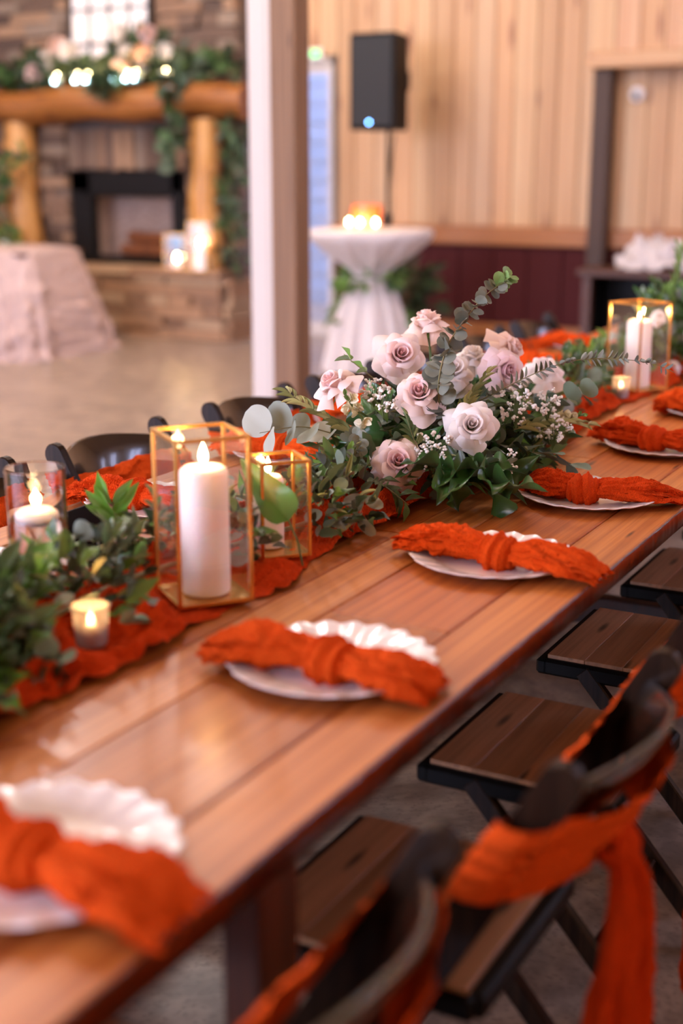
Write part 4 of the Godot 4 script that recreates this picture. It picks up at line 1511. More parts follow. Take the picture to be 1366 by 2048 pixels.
# ------------------------------------------------------------------ candles on the table
func table_candles() -> void:
	lantern(Vector3(-1.285, TOP + 0.012, -1.833), deg_to_rad(45.0 + 8.5), 0.129, 0.292, "tall brass framed glass lantern nearest the camera on the rust runner")
	pillar_candle(Vector3(-1.279, TOP + 0.018, -1.832), 0.0425, 0.222, "thick white pillar candle burning inside the tall lantern nearest the camera", 0.03)
	lantern(Vector3(-1.31, TOP + 0.012, -2.125), deg_to_rad(50.0), 0.095, 0.19, "low brass framed glass lantern behind the big bright green leaf")
	pillar_candle(Vector3(-1.335, TOP + 0.018, -2.13), 0.03, 0.14, "small white pillar candle inside the low lantern behind the green leaf", 0.02, 0.0, null, 0.85)
	lantern(Vector3(-1.28, TOP + 0.012, -4.41), deg_to_rad(45.0 + 19.0), 0.142, 0.292, "brass framed glass lantern at the far end beyond the flowers")
	pillar_candle(Vector3(-1.28, TOP + 0.018, -4.41), 0.0425, 0.222, "white pillar candle with a leaning flame inside the far lantern", 0.03, 0.014)
	votive_cup(Vector3(-1.302, TOP + 0.008, -1.545), 0.03, 0.066, "silvery mercury glass votive at the front among the garland leaves")
	votive_cup(Vector3(-1.27, TOP + 0.012, -4.2), 0.03, 0.066, "silvery mercury glass votive in front of the far lantern")
	votive_cup(Vector3(-1.42, TOP + 0.1, -3.62), 0.03, 0.06, "small lit votive glowing behind the lilac rose", 0.012, M.clear)
	# glass cylinder with a floating candle
	var c := Vector3(-1.577, TOP + 0.004, -1.74)
	var t := thing("glass_cylinder", "clear glass cylinder vase half filled with water at the left edge", "vase", c)
	var g := MB.new()
	g.lathe([Vector2(0.0001, 0.0), Vector2(0.05, 0.0), Vector2(0.053, 0.003), Vector2(0.053, 0.222), Vector2(0.0523, 0.224), Vector2(0.0505, 0.222), Vector2(0.0505, 0.008), Vector2(0.0001, 0.008)], 48)
	var gl := mat(Color(1, 1, 1, 0.0), 0.0)
	gl.transparency = BaseMaterial3D.TRANSPARENCY_ALPHA
	gl.refraction_enabled = true
	gl.refraction_scale = 0.05
	obj("glass_wall", g, gl, t)
	var w := MB.new()
	w.lathe([Vector2(0.0001, 0.0085), Vector2(0.0502, 0.0085), Vector2(0.0502, 0.13), Vector2(0.0001, 0.13)], 48)
	var wm := mat(Color(1, 1, 1, 0.0), 0.0)
	wm.transparency = BaseMaterial3D.TRANSPARENCY_ALPHA
	wm.refraction_enabled = true
	wm.refraction_scale = 0.033
	obj("water", w, wm, t)
	var f := thing("floating_candle", "white disc candle floating on the water in the glass cylinder", "candle", c + Vector3(0, 0.118, 0))
	var fb := MB.new()
	fb.lathe([Vector2(0.0001, 0.0), Vector2(0.02, 0.0), Vector2(0.034, 0.006), Vector2(0.039, 0.015), Vector2(0.038, 0.022), Vector2(0.03, 0.028), Vector2(0.015, 0.0265), Vector2(0.0001, 0.026)], 32)
	var fbody := obj("wax_body", fb, M.wax, f)
	var wk := MB.new()
	wk.tube([Vector3(0, 0.025, 0), Vector3(0.001, 0.036, 0)], func(_b: float, _t: float) -> float: return 0.0012, 6)
	obj("wick", wk, M.wick, fbody)
	flame(f, Vector3(0, 0.033, 0), 0.034, 0.0085, 0.03)
	# black table sign seen from behind
	var sg := thing("table_sign", "small black sign board standing among the leaves behind the glass cylinder", "sign", Vector3(-1.685, TOP + 0.001, -1.99))
	var b := MB.new()
	b.box(Vector3(0, 0.0, 0), Vector3(0.006, 0.13, 0.12), 0.001)
	var o := obj("board", b, M.black, sg)
	o.position.y = -0.0 + 0.008
	o.position.y = 0.004 + 0.065 - 0.05
	o.position.y = 0.02
	o.position.y = 0.069
	o.scale = Vector3(1, 1, 1)
	o.rotation.z = 0.2
	var ft := MB.new()
	ft.box(Vector3(-0.01, 0.004, 0), Vector3(0.05, 0.008, 0.1), 0.001)
	obj("foot", ft, M.black, sg)
	o.scale = Vector3(1, 0.62, 1)
	o.position = Vector3(0, 0.044, 0)

# ------------------------------------------------------------------ flowers and leaves
var LM := {}
var rose_meshes := []
var rose_far: ArrayMesh

func leaf_mesh(prof: Callable, fold: float, curl: float, wave: float, nu := 6, nv := 10) -> ArrayMesh:
	var b := MB.new()
	var f := func(a: float, v: float) -> Vector3:
		var u := a * 2.0 - 1.0
		var w: float = prof.call(v) * 0.5
		return Vector3(u * w, v, fold * absf(u) * w - curl * v * v + wave * sin(v * 9.0) * u * absf(u) * w)
	b.grid(nu, nv, f)
	return b.mesh()

func leaf_shapes() -> void:
	LM.ruscus = leaf_mesh(func(v: float) -> float: return pow(sin(PI * pow(v, 0.8)), 0.9) * (1.0 - 0.15 * v) + 0.02, 0.35, 0.12, 0.1)
	LM.salal = leaf_mesh(func(v: float) -> float: return pow(sin(PI * pow(v, 0.6)), 0.95) * (1.0 - 0.45 * v) * 1.3 + 0.015, 0.3, 0.16, 0.35, 8, 14)
	LM.dollar = leaf_mesh(func(v: float) -> float: return 2.0 * sqrt(maxf(0.0, 0.25 - pow(v - 0.5, 2.0))) + 0.03, 0.12, 0.08, 0.05, 8, 14)
	LM.olive = leaf_mesh(func(v: float) -> float: return pow(sin(PI * pow(v, 0.9)), 0.7) + 0.03, 0.4, 0.1, 0.0, 4, 8)
	LM.spiral = leaf_mesh(func(v: float) -> float: return pow(sin(PI * pow(v, 0.7)), 0.6) * 1.0 + 0.05, 0.35, -0.1, 0.0, 6, 8)

func petal_mesh(p: Array, seed_: float) -> MB:  # p: rim radius, rim height, half angle, lip, point
	var b := MB.new()
	var f := func(a: float, v: float) -> Vector3:
		var u := a * 2.0 - 1.0
		var au := absf(u)
		var tipn := exp(-8.0 * u * u)
		var top: float = 1.0 - 0.34 * pow(au, 2.0) - p[4] * minf(1.0, au * 1.4) * 0.14
		var vv: float = v * top
		var wid := pow(sin(PI * 0.5 * minf(1.0, 0.2 + vv * 1.2)), 0.8)
		var an: float = u * p[2] * wid
		var rr: float = 0.06 + (p[0] - 0.06) * pow(sin(minf(1.0, vv * 1.35) * PI * 0.5), 0.7)
		var lip := pow(clampf((v - 0.62) / 0.38, 0, 1), 1.5)
		rr += p[3] * lip * (0.78 + 0.46 * tipn * minf(1.0, p[4])) + 0.13 * u * p[0] * vv
		rr += 0.045 * p[0] * sin(u * 4.5 + seed_) * vv
		var y: float = -0.5 + (p[1] + 0.5) * sin(minf(1.0, vv) * PI * 0.5) - p[3] * lip * (0.35 + 0.5 * p[4])
		y += 0.055 * p[0] * sin(u * 5.0 + seed_ * 2.0) * vv
		return Vector3(rr * sin(an), y, rr * cos(an))
	b.grid(14, 14, f)
	return b

var petal_turn := []

func rose_shapes() -> void:
	rose_meshes = []
	petal_turn = []
	var far := MB.new()
	var rings := [[3, 0.02, 0.09, 0.56, 0.58, 2.0, 0.0, 0.0], [4, 0.14, 0.22, 0.6, 0.58, 1.5, 0.04, 0.2], [5, 0.29, 0.37, 0.55, 0.5, 1.2, 0.1, 0.5], [5, 0.44, 0.5, 0.42, 0.35, 0.98, 0.2, 1.0], [5, 0.56, 0.62, 0.22, 0.12, 0.88, 0.34, 1.6], [5, 0.64, 0.7, -0.06, -0.18, 0.8, 0.46, 2.0]]
	var k := 0
	for q in rings.size():
		var g: Array = rings[q]
		for i in g[0]:
			var t: float = float(i) / g[0]
			var b := petal_mesh([lerpf(g[1], g[2], t), lerpf(g[3], g[4], t), g[5], g[6], g[7]], k * 1.3)
			rose_meshes.append(b.mesh())
			petal_turn.append(q * 0.5 + t * TAU + 0.15 * sin(k * 2.7))
			far.add(b, Transform3D(Basis(Vector3.UP, petal_turn[k]), Vector3.ZERO))
			k += 1
	rose_far = far.mesh()

func rose(at: Vector3, face: Vector3, r: float, kind: String, label: String, stem_to := Vector3.ZERO, openness := 1.0, grp := "") -> Node3D:
	var t := thing("rose", label, "rose", at, 0.0, grp)
	var y := face.normalized()
	var x := y.cross(Vector3(0.2, 0.1, 1)).normalized()
	var hb := Basis(x, y, x.cross(y)).orthonormalized() * Basis(Vector3.UP, R(0, TAU))
	for i in rose_meshes.size():
		var tt := float(i) / rose_meshes.size()
		var ci := 0 if tt < 0.22 else (1 if tt < 0.5 else (2 if tt < 0.8 else 3))
		if i % 4 == 1 and ci > 1:
			ci = 3 if ci == 2 else 2
		var o := obj("petal", rose_meshes[i], M["%s%d" % [kind, ci]], t)
		var tilt := R(-0.14, 0.14) * tt
		o.basis = (hb * Basis(Vector3.UP, petal_turn[i]) * Basis(Vector3.RIGHT, tilt + (openness - 1.0) * tt)).scaled(Vector3.ONE * r * 0.9 * R(0.95, 1.06))
	var cx := MB.new()
	cx.lathe([Vector2(0.0001, -0.62), Vector2(0.12, -0.58), Vector2(0.17, -0.45), Vector2(0.13, -0.34), Vector2(0.0001, -0.3)], 12)
	for i in 5:
		var a := i * TAU / 5
		cx.add(sepal, Transform3D(leaf_xf(Vector3(0.1 * cos(a), -0.45, 0.1 * sin(a)), Vector3(cos(a), 0.15, sin(a)), Vector3.UP, 0.55, 0.2)))
	var c := obj("calyx", cx, M.ruscus1, t)
	c.basis = hb.scaled(Vector3.ONE * r)
	if stem_to != Vector3.ZERO:
		var s := MB.new()
		var p0 := hb * Vector3(0, -0.55 * r, 0)
		s.tube(curve_pts([p0, p0 - y * 0.05, stem_to - at], 8), func(_b: float, _t: float) -> float: return 0.0032, 6)
		obj("stem", s, M.stemgreen, t)
	return t

var sepal: MB

# one sprig: a stem with leaves in pairs or alternating
func sprig(called: String, label: String, pts: Array, kind: String, mats: Array, n: int, l0: float, l1: float, aspect: float, spread: float, cat := "sprig", opposite := true, sr := 0.0018, roll := 0.0, face := Vector3.ZERO) -> Node3D:
	var t := thing(called, label, cat, pts[0])
	var loc := []
	for p in pts:
		loc.append(p - pts[0])
	var path := curve_pts(loc, 40)
	var s := MB.new()
	s.tube(path, func(b: float, _t: float) -> float: return sr * (1.15 - 0.7 * b), 6)
	obj("stem", s, M.stem, t)
	for i in n:
		var k := (i + 0.6) / n
		var fi := int(k * 38)
		var T: Vector3 = (path[fi + 1] - path[fi]).normalized()
		var S := T.cross(Vector3.UP)
		if S.length() < 0.1:
			S = T.cross(Vector3.RIGHT)
		S = S.normalized()
		var U := S.cross(T)
		for q in ([-1.0, 1.0] if opposite else [1.0 if i % 2 else -1.0]):
			var an := roll * i + R(-0.3, 0.3)
			var side: Vector3 = (S * cos(an) + U * sin(an)) * q
			var dir := (side * spread + T * (1.0 - spread * 0.6) + Vector3(0, R(-0.15, 0.15), 0)).normalized()
			var L := lerpf(l0, l1, k) * R(0.85, 1.12)
			var nr := (T * spread - side * 0.3 + U * 0.5 + rdir() * 0.25).normalized() if spread > 0.8 else (U + rdir() * 0.35)
			if face != Vector3.ZERO:
				nr = (T * 0.5 + face + rdir() * 0.35).normalized()
			var o := obj("leaf", LM[kind], M[mats[rng.randi() % mats.size()]], t)
			o.transform = leaf_xf(path[fi] + side * sr, dir, nr, L, L * aspect)
	return t

# a mass of leaves: the largest as parts, the rest joined
func leaf_mass(t: Node3D, items: Array, parts: int) -> void:
	items.sort_custom(func(p, q): return p[3] > q[3])
	var rest := {}
	for i in items.size():
		var it: Array = items[i]
		if i < parts:
			var o := obj("leaf", LM[it[0]], M[it[1]], t)
			o.transform = it[2]
		else:
			if not rest.has(it[1]):
				rest[it[1]] = []
			rest[it[1]].append(it)
	if rest.is_empty():
		return
	var am := ArrayMesh.new()
	var mats := []
	for key in rest:
		var st := SurfaceTool.new()
		st.begin(Mesh.PRIMITIVE_TRIANGLES)
		for it in rest[key]:
			st.append_from(LM[it[0]], 0, it[2])
		st.commit(am)
		mats.append(M[key])
	var o := MeshInstance3D.new()
	o.mesh = am
	for i in mats.size():
		o.set_surface_override_material(i, mats[i])
	o.name = "small_leaves"
	t.add_child(o, true)
	stuff(o)

func seen_size(p: Vector3, l: float) -> float:
	return l / p.distance_to(Vector3(0, 1.5, 0))

func blocked(p: Vector3, tip: Vector3) -> bool:
	for c in [[-1.285, -1.833, 0.1], [-1.31, -2.125, 0.075], [-1.28, -4.41, 0.11], [-1.285, -1.505, 0.075], [-1.235, -2.5, 0.1], [-1.577, -1.74, 0.06]]:
		for q in [p, tip, (p + tip) * 0.5]:
			if Vector2(q.x - c[0], q.z - c[1]).length() < c[2]:
				return true
	return false

func garland(label: String, pts: Array, count: int, wid: float, hgt: float, mixf: Callable) -> void:
	var t := thing("leaf_garland", label, "garland", pts[0])
	var path := curve_pts(pts, 120)
	var loc := []
	for p in path:
		loc.append(p - pts[0])
	var s := MB.new()
	s.tube(loc, func(_b: float, _t: float) -> float: return 0.005, 6)
	obj("main_stem", s, M.stem, t)
	var items := []
	for i in count:
		var k := R(0, 1)
		var P: Vector3 = path[int(k * 118)]
		var T: Vector3 = (path[int(k * 118) + 1] - P).normalized()
		var S := T.cross(Vector3.UP).normalized()
		var an := R(-0.1, PI + 0.1)
		var rad := sqrt(R(0.08, 1.0))
		var off := S * cos(an) * wid * rad + Vector3.UP * maxf(0.0, sin(an)) * hgt * rad
		var p := P + off * R(0.75, 1.05)
		p.y = maxf(p.y, TOP + 0.012)
		var m: Array = mixf.call(k, off)
		var dir := (off.normalized() * R(0.3, 1.1) + T * R(-1.0, 1.0) + Vector3(0, R(-0.3, 0.5), 0)).normalized()
		if p.y < TOP + 0.04:
			dir.y = maxf(dir.y, R(-0.1, 0.3))
		var nr := (Vector3.UP * 0.6 + off.normalized() * 0.7 + rdir() * 0.6).normalized()
		var L: float = m[2] * R(0.8, 1.2)
		if p.y + dir.y * L < TOP + 0.008:
			dir.y = (TOP + 0.008 - p.y) / L
		if blocked(p, p + dir * L):
			continue
		items.append([m[0], m[1], Transform3D(leaf_xf(p - pts[0], dir, nr, L, L * m[3])), seen_size(p, L * sqrt(m[3]))])
	leaf_mass(t, items, 296)

func gyp(at: Vector3, r: float, n: int, label: String) -> void:
	var t := thing("babys_breath", label, "flower", at)
	var st := MB.new()
	var bl := MB.new()
	var ball := MB.new()
	ball.sphere(Vector3.ZERO, Vector3.ONE, 8, 6)
	for i in n:
		var d := rdir() * Vector3(1.0, 0.9, 1.0) + Vector3(0, 0.25, 0)
		var p := d * r * R(0.35, 1.0)
		st.tube([Vector3(0, -r * 0.9, 0), p * 0.5, p], func(_b: float, _t: float) -> float: return 0.0006, 4, false)
		bl.add(ball, Transform3D(Basis.IDENTITY.scaled(Vector3(1, 0.85, 1) * R(0.0035, 0.0058)), p))
		for q in 2:
			bl.add(ball, Transform3D(Basis.IDENTITY.scaled(Vector3(1, 0.85, 1) * R(0.002, 0.004)), p + rdir() * 0.007))
	stuff(obj("stem", st, M.stemgreen, t))
	stuff(obj("blossom", bl, M.gyp, t))

func stock(at: Vector3, dir: Vector3, L: float, n: int, label: String) -> void:
	var t := thing("stock_flower", label, "flower", at)
	var s := MB.new()
	s.tube([Vector3.ZERO, dir * L * 0.5, dir * L], func(_b: float, _t: float) -> float: return 0.003, 6)
	obj("stem", s, M.stemgreen, t)
	for i in n:
		var k := (i + 0.5) / n
		var d := (rdir() + dir * 0.3).normalized()
		if k > 0.78:
			for q in 2:
				var o := obj("bud", LM.spiral, M.ruscus1, t)
				o.transform = leaf_xf(dir * L * k, (d + dir * 1.2 + rdir() * 0.5).normalized(), rdir(), 0.014, 0.009)
			continue
		for q in 5:
			var o := obj("floret_petal", LM.spiral, M.stock, t)
			o.transform = leaf_xf(dir * L * k + d * 0.01, (d + rdir() * 0.9).normalized(), d + rdir() * 0.4, R(0.016, 0.022), R(0.014, 0.02))

func centrepiece() -> void:
	var base := Vector3(-1.33, TOP + 0.01, -2.95)
	var t := thing("flower_arrangement", "mass of mixed green leaves holding the roses in the centre of the table", "greenery", base)
	var pot := MB.new()
	pot.lathe([Vector2(0.0001, 0), Vector2(0.1, 0), Vector2(0.13, 0.03), Vector2(0.125, 0.1), Vector2(0.0001, 0.11)], 24)
	obj("bowl", pot, M.black, t)
	var items := []
	for i in 900:
		var d := rdir()
		d.y = absf(d.y) * 0.9 - 0.05
		var rad := R(0.45, 1.0)
		var p := base + Vector3(d.x * 0.25, d.y * 0.2 + 0.03, d.z * 0.4) * rad
		p.y = maxf(p.y, TOP + 0.02)
		var roll := rng.randf()
		var m := ["ruscus", "ruscus%d" % (rng.randi() % 3), 0.072, 0.36]
		if roll < 0.12:
			m = ["salal", "salal0", 0.105, 0.52]
		elif roll < 0.26:
			m = ["dollar", "dollar%d" % (rng.randi() % 3), 0.045, 0.95]
		elif roll < 0.42:
			m = ["olive", "olive%d" % (rng.randi() % 2), 0.065, 0.17]
		elif roll < 0.55:
			m = ["spiral", "spiral%d" % (rng.randi() % 2), 0.018, 0.7]
		elif roll < 0.7:
			m = ["ruscus", "darkleaf", 0.06, 0.4]
		var dir := (Vector3(d.x, d.y * 0.5, d.z) * 1.0 + rdir() * 0.7 + Vector3(0, 0.1, 0)).normalized()
		var L: float = m[2] * R(0.75, 1.2)
		if p.y + dir.y * L < TOP + 0.012:
			dir.y = (TOP + 0.012 - p.y) / L
		var nr := (Vector3.UP * 0.5 + d * 0.5 + rdir() * 0.6).normalized()
		items.append([m[0], m[1], Transform3D(leaf_xf(p - base, dir, nr, L, L * m[3])), seen_size(p, L * sqrt(m[3])) * (1.0 if d.x > -0.4 else 0.5)])
	leaf_mass(t, items, 298)
	# roses
	var c := base + Vector3(0, 0.02, 0)
	var cam := Vector3(0, 1.5, 0)
	var rs := [
		[Vector3(-1.39, 1.132, -2.959), Vector3(-0.1, 1.0, 0.1), 0.062, "peach", "peach rose seen from the side at the very top of the flowers", 1.0],
		[Vector3(-1.38, 1.075, -2.794), Vector3(0.55, 0.35, 0.75), 0.064, "blush", "blush rose facing the camera just below the topmost rose", 1.0],
		[Vector3(-1.46, 1.022, -2.617), Vector3(-0.35, 0.75, 0.6), 0.056, "blush", "blush rose on the far left of the flowers, half turned away", 0.7],
		[Vector3(-1.279, 1.007, -2.688), Vector3(0.35, 0.55, 0.8), 0.062, "blush", "blush rose in the middle with olive tips in front of it", 1.0],
		[Vector3(-1.302, 1.027, -2.917), Vector3(0.4, 0.6, 0.6), 0.062, "white", "white rose behind the dark eucalyptus stem", 1.0],
		[Vector3(-1.321, 1.039, -3.087), Vector3(0.2, 0.9, 0.3), 0.05, "white", "small white rose at the back right of the tall eucalyptus", 0.9],
		[Vector3(-1.187, 1.027, -2.98), Vector3(0.85, 0.15, 0.55), 0.056, "lilac", "lilac pink rose tilted to the right near the horizontal stem", 0.9],
		[Vector3(-1.24, 1.057, -3.137), Vector3(0.75, 0.4, 0.0), 0.056, "peach", "peach rose seen from the side behind the lilac rose", 0.85],
		[Vector3(-1.242, 0.968, -3.404), Vector3(0.3, 0.8, 0.3), 0.062, "white", "white rose at the far right back of the flowers", 0.9],
		[Vector3(-1.147, 0.945, -2.684), Vector3(0.45, 0.4, 0.85), 0.06, "white", "large white rose facing the camera at the front right", 0.95],
		[Vector3(-1.266, 0.873, -2.561), Vector3(0.45, 0.45, 0.85), 0.064, "blush", "blush rose lowest at the front above the runner", 1.05]]
	for r in rs:
		rose(r[0], r[1], r[2], r[3], r[4], Vector3(lerpf(r[0].x, c.x, 0.6), TOP + 0.1, lerpf(r[0].z, c.z, 0.6)), r[5])
	# the tall and the trailing spiral eucalyptus
	sprig("eucalyptus_stem", "tall spiral eucalyptus stem rising above the roses with small paired leaves", [Vector3(-1.25, 0.93, -2.75), Vector3(-1.232, 1.032, -2.69), Vector3(-1.222, 1.114, -2.715), Vector3(-1.204, 1.167, -2.765), Vector3(-1.178, 1.215, -2.805), Vector3(-1.145, 1.25, -2.85)], "dollar", ["spiral0", "spiral0", "spiral1"], 32, 0.044, 0.024, 1.0, 0.9, "eucalyptus", true, 0.002, 0.5, Vector3(0.4, 0.3, 0.7))
	sprig("eucalyptus_stem", "fresh green tip at the top of the tall eucalyptus stem", [Vector3(-1.16, 1.236, -2.835), Vector3(-1.15, 1.25, -2.85), Vector3(-1.138, 1.262, -2.863)], "dollar", ["spiral2"], 9, 0.027, 0.022, 0.9, 0.8, "eucalyptus", true, 0.0015, 0.7, Vector3(0.4, 0.3, 0.7))
	sprig("eucalyptus_stem", "thin eucalyptus stem reaching out to the right across the far lantern", [Vector3(-1.2, 0.97, -2.85), Vector3(-1.082, 1.036, -2.865), Vector3(-1.024, 1.062, -2.904), Vector3(-0.965, 1.074, -2.94), Vector3(-0.894, 1.072, -2.978), Vector3(-0.833, 1.062, -3.01), Vector3(-0.79, 1.042, -3.028)], "spiral", ["spiral0", "spiral0", "spiral1"], 30, 0.027, 0.02, 0.5, 0.95, "eucalyptus", true, 0.0013, 0.25)
	# silver dollar leaves on the left and the right
	sprig("silver_dollar_sprig", "silver dollar eucalyptus with big round grey leaves at the left of the flowers", [Vector3(-1.5, 0.88, -2.72), Vector3(-1.56, 0.91, -2.64), Vector3(-1.62, 0.905, -2.55)], "dollar", ["dollar0", "dollar3", "dollar0"], 4, 0.068, 0.072, 0.95, 0.9, "eucalyptus", true, 0.0016, 0.2)
	sprig("silver_dollar_sprig", "silver dollar eucalyptus with teal round leaves right of the lilac rose", [Vector3(-1.15, 0.92, -3.05), Vector3(-1.08, 0.95, -3.08), Vector3(-1.02, 0.965, -3.12)], "dollar", ["dollar1", "dollar1", "dollar2"], 4, 0.062, 0.055, 0.95, 0.9, "eucalyptus", true, 0.0016, 0.2)
	sprig("silver_dollar_sprig", "dark eucalyptus leaves lying low at the right above the plate", [Vector3(-1.12, 0.85, -2.9), Vector3(-1.05, 0.84, -2.93), Vector3(-0.99, 0.81, -2.97)], "dollar", ["dollar2", "dollar1"], 4, 0.075, 0.045, 0.9, 0.8, "eucalyptus", true, 0.0016, 0.2)
	sprig("silver_dollar_sprig", "grey eucalyptus leaves below the front white rose", [Vector3(-1.16, 0.86, -2.72), Vector3(-1.1, 0.86, -2.68), Vector3(-1.06, 0.85, -2.7)], "dollar", ["dollar0", "dollar0", "dollar1"], 4, 0.05, 0.036, 0.7, 0.8, "eucalyptus", true, 0.0016, 0.4)
	sprig("silver_dollar_sprig", "dusty grey eucalyptus sprig below the left blush rose", [Vector3(-1.42, 0.9, -2.62), Vector3(-1.36, 0.92, -2.55), Vector3(-1.33, 0.89, -2.5)], "dollar", ["dollar0", "spiral0"], 9, 0.026, 0.02, 0.9, 0.9, "eucalyptus", true, 0.0014, 0.6)
	sprig("silver_dollar_sprig", "pale flat leaves hanging over the runner at the front", [Vector3(-1.27, 0.84, -2.42), Vector3(-1.24, 0.82, -2.34), Vector3(-1.23, 0.79, -2.28)], "dollar", ["dollar3"], 2, 0.045, 0.05, 0.55, 0.85, "eucalyptus", true, 0.0012, 0.3)
	# olive branches
	sprig("olive_branch", "olive branch with narrow leaves pointing up at the far left", [Vector3(-1.42, 0.9, -2.64), Vector3(-1.51, 0.96, -2.6), Vector3(-1.58, 1.0, -2.6)], "olive", ["olive0", "olive1"], 11, 0.06, 0.04, 0.2, 0.5, "olive branch", true, 0.0016)
	sprig("olive_branch", "olive branch standing up between the white and lilac roses", [Vector3(-1.19, 0.9, -2.75), Vector3(-1.2, 0.97, -2.78), Vector3(-1.16, 1.05, -2.82)], "olive", ["olive1", "olive0"], 12, 0.05, 0.03, 0.2, 0.45, "olive branch", true, 0.0014)
	sprig("olive_branch", "olive tips poking up in front of the middle blush rose", [Vector3(-1.24, 0.9, -2.6), Vector3(-1.24, 0.94, -2.57), Vector3(-1.25, 0.98, -2.56)], "olive", ["olive0", "ruscus2"], 7, 0.045, 0.03, 0.2, 0.4, "olive branch", true, 0.0012)
	sprig("olive_branch", "olive branch reaching low to the right towards the napkin", [Vector3(-1.13, 0.9, -2.9), Vector3(-1.06, 0.91, -2.97), Vector3(-0.98, 0.9, -3.04)], "olive", ["olive1", "olive1", "olive0"], 10, 0.055, 0.035, 0.16, 0.4, "olive branch", true, 0.0014)
	# glossy dark leaves at the front
	sprig("glossy_leaf_sprig", "glossy dark green pointed leaves at the front right over the table", [Vector3(-1.14, 0.86, -2.66), Vector3(-1.09, 0.84, -2.62), Vector3(-1.05, 0.81, -2.62)], "salal", ["salal0"], 4, 0.14, 0.12, 0.5, 0.8, "leaf sprig", true, 0.0018, 0.4)
	sprig("glossy_leaf_sprig", "glossy dark green leaves between the lowest blush and white roses", [Vector3(-1.2, 0.85, -2.64), Vector3(-1.17, 0.86, -2.58), Vector3(-1.14, 0.83, -2.56)], "salal", ["salal0"], 3, 0.125, 0.1, 0.5, 0.8, "leaf sprig", true, 0.0018, 0.4)
	sprig("glossy_leaf_sprig", "two bright green leaves left of the upper blush rose", [Vector3(-1.42, 1.02, -2.74), Vector3(-1.46, 1.06, -2.71), Vector3(-1.48, 1.08, -2.7)], "ruscus", ["ruscus1", "ruscus0"], 2, 0.055, 0.05, 0.36, 0.75, "leaf sprig", true, 0.0016, 0.4)
	sprig("glossy_leaf_sprig", "dark green leaf sprig spreading left below the roses", [Vector3(-1.33, 0.86, -2.55), Vector3(-1.38, 0.88, -2.46), Vector3(-1.42, 0.87, -2.38)], "ruscus", ["ruscus0", "ruscus2", "ruscus1"], 8, 0.06, 0.045, 0.42, 0.7, "leaf sprig", true, 0.0016, 0.4)
	sprig("glossy_leaf_sprig", "green leaf sprig under the lowest blush rose", [Vector3(-1.29, 0.84, -2.5), Vector3(-1.24, 0.83, -2.47), Vector3(-1.2, 0.8, -2.48)], "ruscus", ["ruscus0", "ruscus2"], 6, 0.055, 0.045, 0.4, 0.7, "leaf sprig", true, 0.0016, 0.4)
	# white fillers
	gyp(Vector3(-1.39, 1.0, -2.68), 0.04, 22, "baby's breath cluster between the left and upper blush roses")
	gyp(Vector3(-1.335, 0.985, -2.62), 0.035, 16, "baby's breath cluster left of the middle blush rose")
	gyp(Vector3(-1.2, 0.89, -2.6), 0.05, 34, "baby's breath cluster left of the front white rose")
	gyp(Vector3(-1.11, 0.955, -2.86), 0.05, 34, "baby's breath cluster above right of the front white rose")
	gyp(Vector3(-1.07, 0.95, -2.96), 0.04, 24, "baby's breath cluster under the horizontal eucalyptus stem")
	gyp(Vector3(-1.08, 0.86, -2.72), 0.035, 16, "baby's breath cluster below the front white rose")
	gyp(Vector3(-1.05, 0.89, -2.95), 0.045, 28, "baby's breath cluster at the far right of the flowers")
	stock(Vector3(-1.38, 0.94, -2.62), Vector3(-0.3, 0.75, 0.5).normalized(), 0.09, 12, "cream stock blossoms with green buds below the left rose")
	stock(Vector3(-1.12, 0.88, -3.0), Vector3(0.75, 0.3, -0.2).normalized(), 0.13, 13, "white stock blossoms pointing right below the eucalyptus stem")

